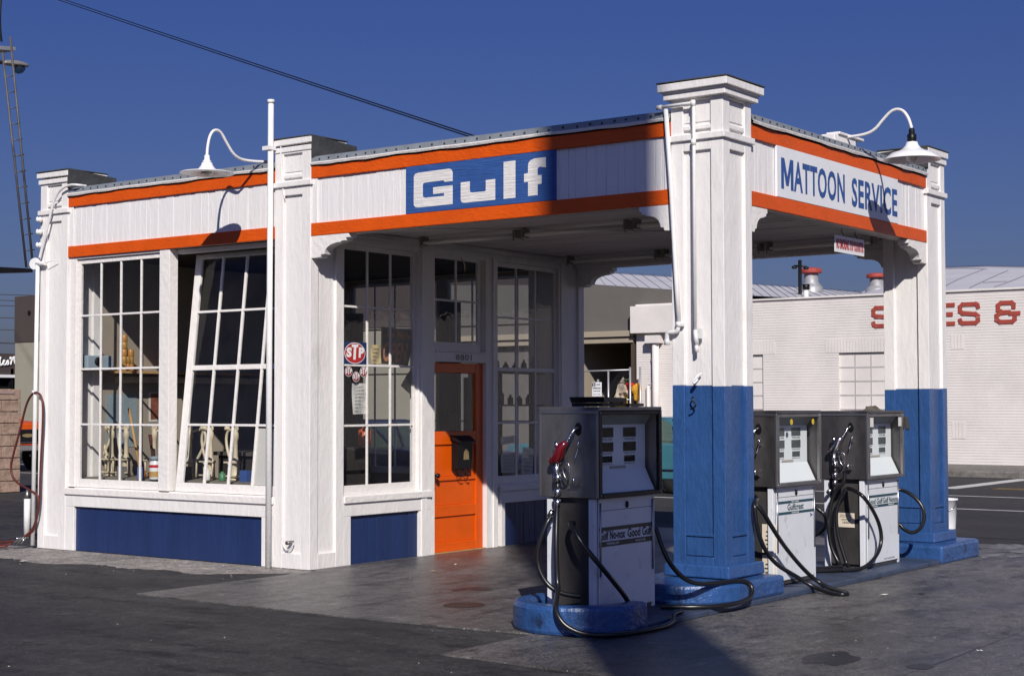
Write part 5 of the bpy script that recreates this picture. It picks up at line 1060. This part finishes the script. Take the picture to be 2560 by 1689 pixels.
# a wide sign pylon stands behind the viewer: its shadow crosses the nearest pump and the band
PD = 19.0; t = thing('sign_pylon', 'tall square steel pylon standing behind the viewer', 'pylon', (.03-.764*PD, 1.23-.645*PD, 0)); m = MB(); x, y = .03-.764*PD, 1.23-.645*PD
m.box((x-.33, y-.33, 0), (x+.33, y+.33, 19)); m.build('mast', white_trim, t, bevel=.02); m = MB(); m.box((x-.45, y-.45, 0), (x+.45, y+.45, .25)); m.build('footing', sidewalk_m, t)

# ------------------------------------------------------------------ inside the office
t = thing('wall_shelf', 'wooden shelf on the office left wall under the radio', 'shelf', (1.5, 8.2, 1.98)); m = MB(); m.box((.60, 8.06, 1.965), (2.9, 8.329, 1.99)); m.build('board', wood, t); m = MB(); m.box((.72, 8.22, 1.86), (3.2, 8.329, 1.93)); m.build('rail', cream, t)
q0 = AT(*w3(118, 755), 1, 8.12); q1 = AT(*w3(275, 670), 1, 8.12); t = thing('radio', 'pale blue table radio on the shelf behind the left window', 'radio', (q0.x, 8.12, 1.99)); m = MB(); m.box((q0.x, 8.12, 1.991), (q1.x, 8.28, 1.991+q1.z-q0.z)); m.build('case', M('radio_blue', (.30, .38, .45), .4), t, bevel=.012); m = MB(); cxr = q0.x+.4*(q1.x-q0.x); m.lathe([(.05, 0), (.045, .012), (.01, .015)], (cxr, 8.119, 2.09), (0, -1, 0), 18); m.build('dial', black_metal, t)
for i, (a, b) in enumerate(((338, 600), (358, 630), (378, 680))):
    p_ = AT(*w3(a, 700), 1, 8.16); n = 5 if i == 0 else 3
    t = thing('can_stack', ('tallest', 'middle', 'shortest')[i]+' column of amber cans on the shelf right of the radio', 'cans', (p_.x, 8.16, 1.991), 'cans stacked on the shelf'); 
    for k in range(n-i % 2): m = MB(); m.lathe([(.035, 0), (.037, .003), (.037, .078), (.033, .082)], (p_.x, 8.16, 1.992+.083*k), (0, 0, 1), 12); m.build('can', M('amber_can_%d%d' % (i, k), (.42-.05*(k % 2), .2, .05), .4), t)
def onwall(name, label, pts, mat, y, cat='poster'):
    m = MB(); m.prism([tuple(AT(*w3(*p), 1, y)) for p in pts], (0, .004, 0)); return tag(m.build(name, mat), label, cat)
onwall('poster', 'pale blue chart on the office wall behind the left window', [(228, 930), (415, 925), (415, 1245), (228, 1245)], cardblue, 8.325)
onwall('poster', 'small red brown picture on a cream mount behind the left window', [(500, 925), (560, 922), (560, 1075), (500, 1080)], red_poster, 8.322); onwall('poster_mount', 'cream mount framing the red brown picture', [(488, 918), (575, 914), (575, 1090), (488, 1095)], paper, 8.326)
# workbench with cream pumps and taps
t = thing('bench', 'low grey bench under the office windows carrying cream fittings', 'bench', (.5, 7.0, .02)); m = MB(); m.box((.25, 5.2, .76), (.85, 8.25, .80)); m.build('top', M('bench_grey', (.2, .18, .15), .7, var=.2), t)
m = MB()
for y in (5.3, 6.7, 8.15):
    for x in (.3, .8): m.box((x-.03, y-.03, .02), (x+.03, y+.03, .76))
m.build('leg', inner_dark, t)
def fitting(x, y, k, label):
    t = thing('pipe_stand', label, 'pipe stand', (x, y, .80), 'cream pipe stands on the bench'); m = MB(); m.lathe([(.07, 0), (.075, .015), (.05, .025), (.045, .17), (.055, .18), (.055, .20), (.032, .22), (.025, .26), (.022, .42), (.034, .44), (.034, .48), (.022, .54)], (x, y, .801), (0, 0, 1), 14); m.build('cylinder', cream, t)
    m = MB(); m.tube([(x, y, 1.30), (x+.05, y-k*.09, 1.34), (x+.05, y-k*.18, 1.32), (x+.05, y-k*.20, 1.22), (x+.03, y-k*.15, 1.10), (x+.02, y-k*.10, 1.02)], .016, 8, smoothpath=2); m.tube([(x, y-k*.10, .82), (x, y-k*.10, 1.03)], .014, 8); m.tube([(x-.05, y+k*.09, .83), (x-.05, y+k*.09, 1.02)], .012, 8); m.box((x-.07, y-.11, .985), (x-.05, y+.11, 1.0)); m.box((x-.07, y-.11, .84), (x-.05, y+.11, .855))
    m.build('pipework', cream, t); m = MB(); m.lathe([(.03, 0), (.036, .02), (.02, .05)], (x+.05, y-k*.18, 1.33), (0, 0, 1), 10); m.lathe([(.04, -.01), (.04, .01)], (x, y, 1.345), (1, 0, 0), 12); m.build('valve_wheel', cream, t)
for i, (a, k, lb) in enumerate(((165, 1, 'cream pipe stand behind the first pane column of the left window'), (262, -1, 'cream pipe stand behind the second pane column of the left window'), (350, -1, 'cream pipe stand behind the third pane column of the left window'), (520, 1, 'cream pipe stand behind the jar in the left window'))): q = AT(*w3(a, 1380), 0, .55); fitting(.55, q.y, k, lb)
for i, (a, k, lb) in enumerate(((860, -1, 'tall cream pipe stand seen through the missing pane'), (735, 1, 'cream pipe stand behind the first column of the tilted sash'), (1010, -1, 'cream pipe stand behind the third column of the tilted sash'))): q = AT(*w3(a, 1350), 0, .60); fitting(.60, q.y, k, lb)
a, b = AT(*w3(368, 1015), 0, .45), AT(*w3(432, 1375), 0, .35); tag(MB().tube([a, b], .016, 8).build('broom_handle', wood), 'pale wooden broom handle leaning inside the left window', 'broom')
q = AT(*w3(525, 1440), 0, .24); t = thing('jar', 'white labelled jar with a blue lid on the window ledge', 'jar', tuple(q)); m = MB(); m.lathe([(.058, 0), (.062, .01), (.062, .18), (.05, .20), (.05, .205)], (q.x, q.y, .80), (0, 0, 1), 18); m.build('body', lamp_white, t); m = MB(); m.lathe([(.056, .206), (.056, .245), (.05, .25)], (q.x, q.y, .80), (0, 0, 1), 18); m.build('lid', cardblue, t)
m = MB(); m.lathe([(.0632, .13), (.0632, .16)], (q.x, q.y, .80), (0, 0, 1), 18, cap=False); m.build('red_label', letter_red, t); m = MB(); m.lathe([(.0632, .03), (.0632, .09)], (q.x, q.y, .80), (0, 0, 1), 18, cap=False); m.build('yellow_label', M('label_ochre', (.5, .3, .1), .5), t)
q = AT(*w3(428, 1400), 0, .22); m = MB(); m.box((q.x, q.y-.03, .80), (q.x+.05, q.y+.03, .93)); tag(m.build('carton', M('carton_blue', (.12, .18, .4), .6)), 'small blue and white carton on the ledge left of the jar', 'carton')
q = AT(*w3(495, 1215), 0, .35); m = MB(); 
for k in range(9): m.tube([(.35, q.y+.02*math.sin(k), 1.28), (.35+.01*k, q.y+.02*(k-4)*.6, 1.0), (.34, q.y+.015*(k-4)-.05, .82)], .008, 5, smoothpath=1)
tag(m.build('cord_bundle', M('maroon_cord', (.10, .02, .02), .7)), 'bundle of maroon cords hanging behind the jar', 'cord')
for nm, lb, xa, xb, X_, zt in (('blocker', 'tall dark locker added to darken the door and transom glass', 675, 790, 3.6, 2.85), ('pane_blocker', 'dark blocker added to darken the right half of the door pane', 832, 935, 3.9, 1.93), ('blocker', 'dark tall locker added behind the right end of the right window', 1352, 1452, 4.5, 3.05), ('blocker', 'dark locker added behind the left pane column of the left door-wall window', 60, 152, 4.3, 2.8)):  # dark uprights added inside to block the bright view and darken the panes
    ya, yb = sorted((AT(*d4(xa, 1000), 0, X_).y, AT(*d4(xb, 1000), 0, X_).y)); ya = max(ya, 4.75); yb = min(yb, 8.3); m = MB(); m.box((X_, ya, .02), (X_+.08, yb, zt)); m.box((X_-.012, ya+.02, .1), (X_-.0005, (ya+yb)/2-.004, zt-.05)); m.box((X_-.012, (ya+yb)/2+.004, .1), (X_-.0005, yb-.02, zt-.05)); tag(m.build(nm, inner_dark, bevel=.004), lb, nm.replace('_', ' '))
cl = [('red', (.35, .03, .02)), ('yellow', (.5, .36, .05)), ('blue', (.05, .1, .3)), ('green', (.05, .16, .08)), ('white', (.6, .6, .58)), ('black', (.02, .02, .02)), ('brown', (.16, .08, .04)), ('orange', (.5, .15, .02)), ('grey', (.2, .2, .2))]
for k, (cn, cc) in enumerate(cl):
    y = 5.25+.325*k+rnd.uniform(-.06, .06); x = rnd.uniform(.34, .5); h = rnd.uniform(.07, .16); r = rnd.uniform(.028, .05); m = MB()
    if k % 3 == 2: m.box((x-r, y-r*1.3, .801), (x+r, y+r*1.3, .80+h))
    else: m.lathe([(r*.95, 0), (r, .005), (r, h*.8), (r*.5, h*.86), (r*.5, h)], (x, y, .801), (0, 0, 1), 12)
    tag(m.build('carton' if k % 3 == 2 else 'tin', M('tin_'+cn, cc, .45)), 'small %s %s on the bench inside the front windows' % (cn, 'carton' if k % 3 == 2 else 'tin'), 'carton' if k % 3 == 2 else 'tin', 'small goods on the bench')
# goods along the right window
t = thing('display_rack', 'dark rack with small bottles inside the right window', 'rack', (3.6, 5.0, 0)); m = MB(); 
for z in (1.60, 1.98): m.box((3.05, 4.78, z-.02), (4.28, 5.0, z))
for x in (3.06, 3.62, 4.25): m.box((x, 4.95, .02), (x+.03, 5.0, 2.0))
m.build('frame', inner_dark, t)
for k in range(12):
    x = 3.16+.09*k; z = 1.981 if k % 2 else 1.601; hh = rnd.uniform(.10, .2); m = MB(); m.lathe([(.032, 0), (.034, .01), (.034, hh*.65), (.014, hh*.8), (.014, hh)], (x, 4.87, z), (0, 0, 1), 10); tag(m.build('bottle', M('bottle_%d' % k, rnd.choice(((.03, .03, .035), (.05, .04, .1), (.25, .22, .2), (.08, .03, .02))), .3)), 'small dark bottle on the rack behind the right window', 'bottle', 'bottles on the window rack')
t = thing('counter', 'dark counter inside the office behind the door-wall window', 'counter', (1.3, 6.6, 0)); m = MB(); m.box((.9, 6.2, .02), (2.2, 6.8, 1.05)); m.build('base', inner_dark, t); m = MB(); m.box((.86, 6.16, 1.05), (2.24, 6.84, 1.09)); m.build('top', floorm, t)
q = AT(*d4(188, 1290), 1, 5.2); m = MB(); m.lathe([(.06, -.09), (.07, -.08), (.07, .08), (.03, .10), (.03, .13)], (q.x, 5.2, q.z), (0, 0, 1), 14); tag(m.build('oil_can', M('can_orange', (.5, .09, .02), .4)), 'orange can standing inside the left door-wall window', 'can'); m = MB(); m.box((.56, 5.1, .02), (1.5, 5.45, q.z-.10)); tag(m.build('cabinet', inner_dark, bevel=.01), 'low dark cabinet inside the left door-wall window', 'cabinet')

# ------------------------------------------------------------------ light
SUN = V((-.764, -.645, .685)).normalized()
sl = bpy.data.lights.new('sun', 'SUN'); sl.energy = 4.8; sl.angle = R(.5); sl.color = (1, .945, .87); so = bpy.data.objects.new('sun', sl); C.objects.link(so); so.rotation_euler = SUN.to_track_quat('Z', 'Y').to_euler()
sc_ = bpy.context.scene; wd = bpy.data.worlds.new('World'); sc_.world = wd; wd.use_nodes = True; nt = wd.node_tree; nt.nodes.clear()
sky = nt.nodes.new('ShaderNodeTexSky'); sky.sky_type = 'NISHITA'; sky.sun_disc = False; sky.sun_elevation = math.asin(SUN.z); sky.sun_rotation = math.atan2(SUN.x, SUN.y); sky.altitude = 300; sky.air_density = 1.0; sky.dust_density = 1.8; sky.ozone_density = 4.5
hs_ = nt.nodes.new('ShaderNodeMix'); hs_.data_type = 'RGBA'; hs_.blend_type = 'MULTIPLY'; hs_.inputs[0].default_value = 1; tcw = nt.nodes.new('ShaderNodeTexCoord'); spz = nt.nodes.new('ShaderNodeSeparateXYZ'); nt.links.new(tcw.outputs['Generated'], spz.inputs[0]); rpz = nt.nodes.new('ShaderNodeValToRGB'); rpz.color_ramp.elements[0].position = .0; rpz.color_ramp.elements[0].color = (.70, .66, .90, 1); rpz.color_ramp.elements[1].position = .30; rpz.color_ramp.elements[1].color = (.52, .64, 1.28, 1); nt.links.new(spz.outputs[2], rpz.inputs[0]); nt.links.new(rpz.outputs[0], hs_.inputs[7]); hs_.inputs[7].default_value = (.60, .66, 1.12, 1)
bg = nt.nodes.new('ShaderNodeBackground'); bg.inputs[1].default_value = .044; wo = nt.nodes.new('ShaderNodeOutputWorld'); nt.links.new(sky.outputs[0], hs_.inputs[6]); nt.links.new(hs_.outputs[2], bg.inputs[0]); nt.links.new(bg.outputs[0], wo.inputs[0])
vs = sc_.view_settings; sc_.display_settings.display_device = 'sRGB'; vs.view_transform = 'Standard'; vs.look = 'None'; vs.exposure = 0; vs.gamma = 1
cy = sc_.cycles; cy.max_bounces = 8; cy.transparent_max_bounces = 16; cy.caustics_reflective = False; cy.caustics_refractive = False
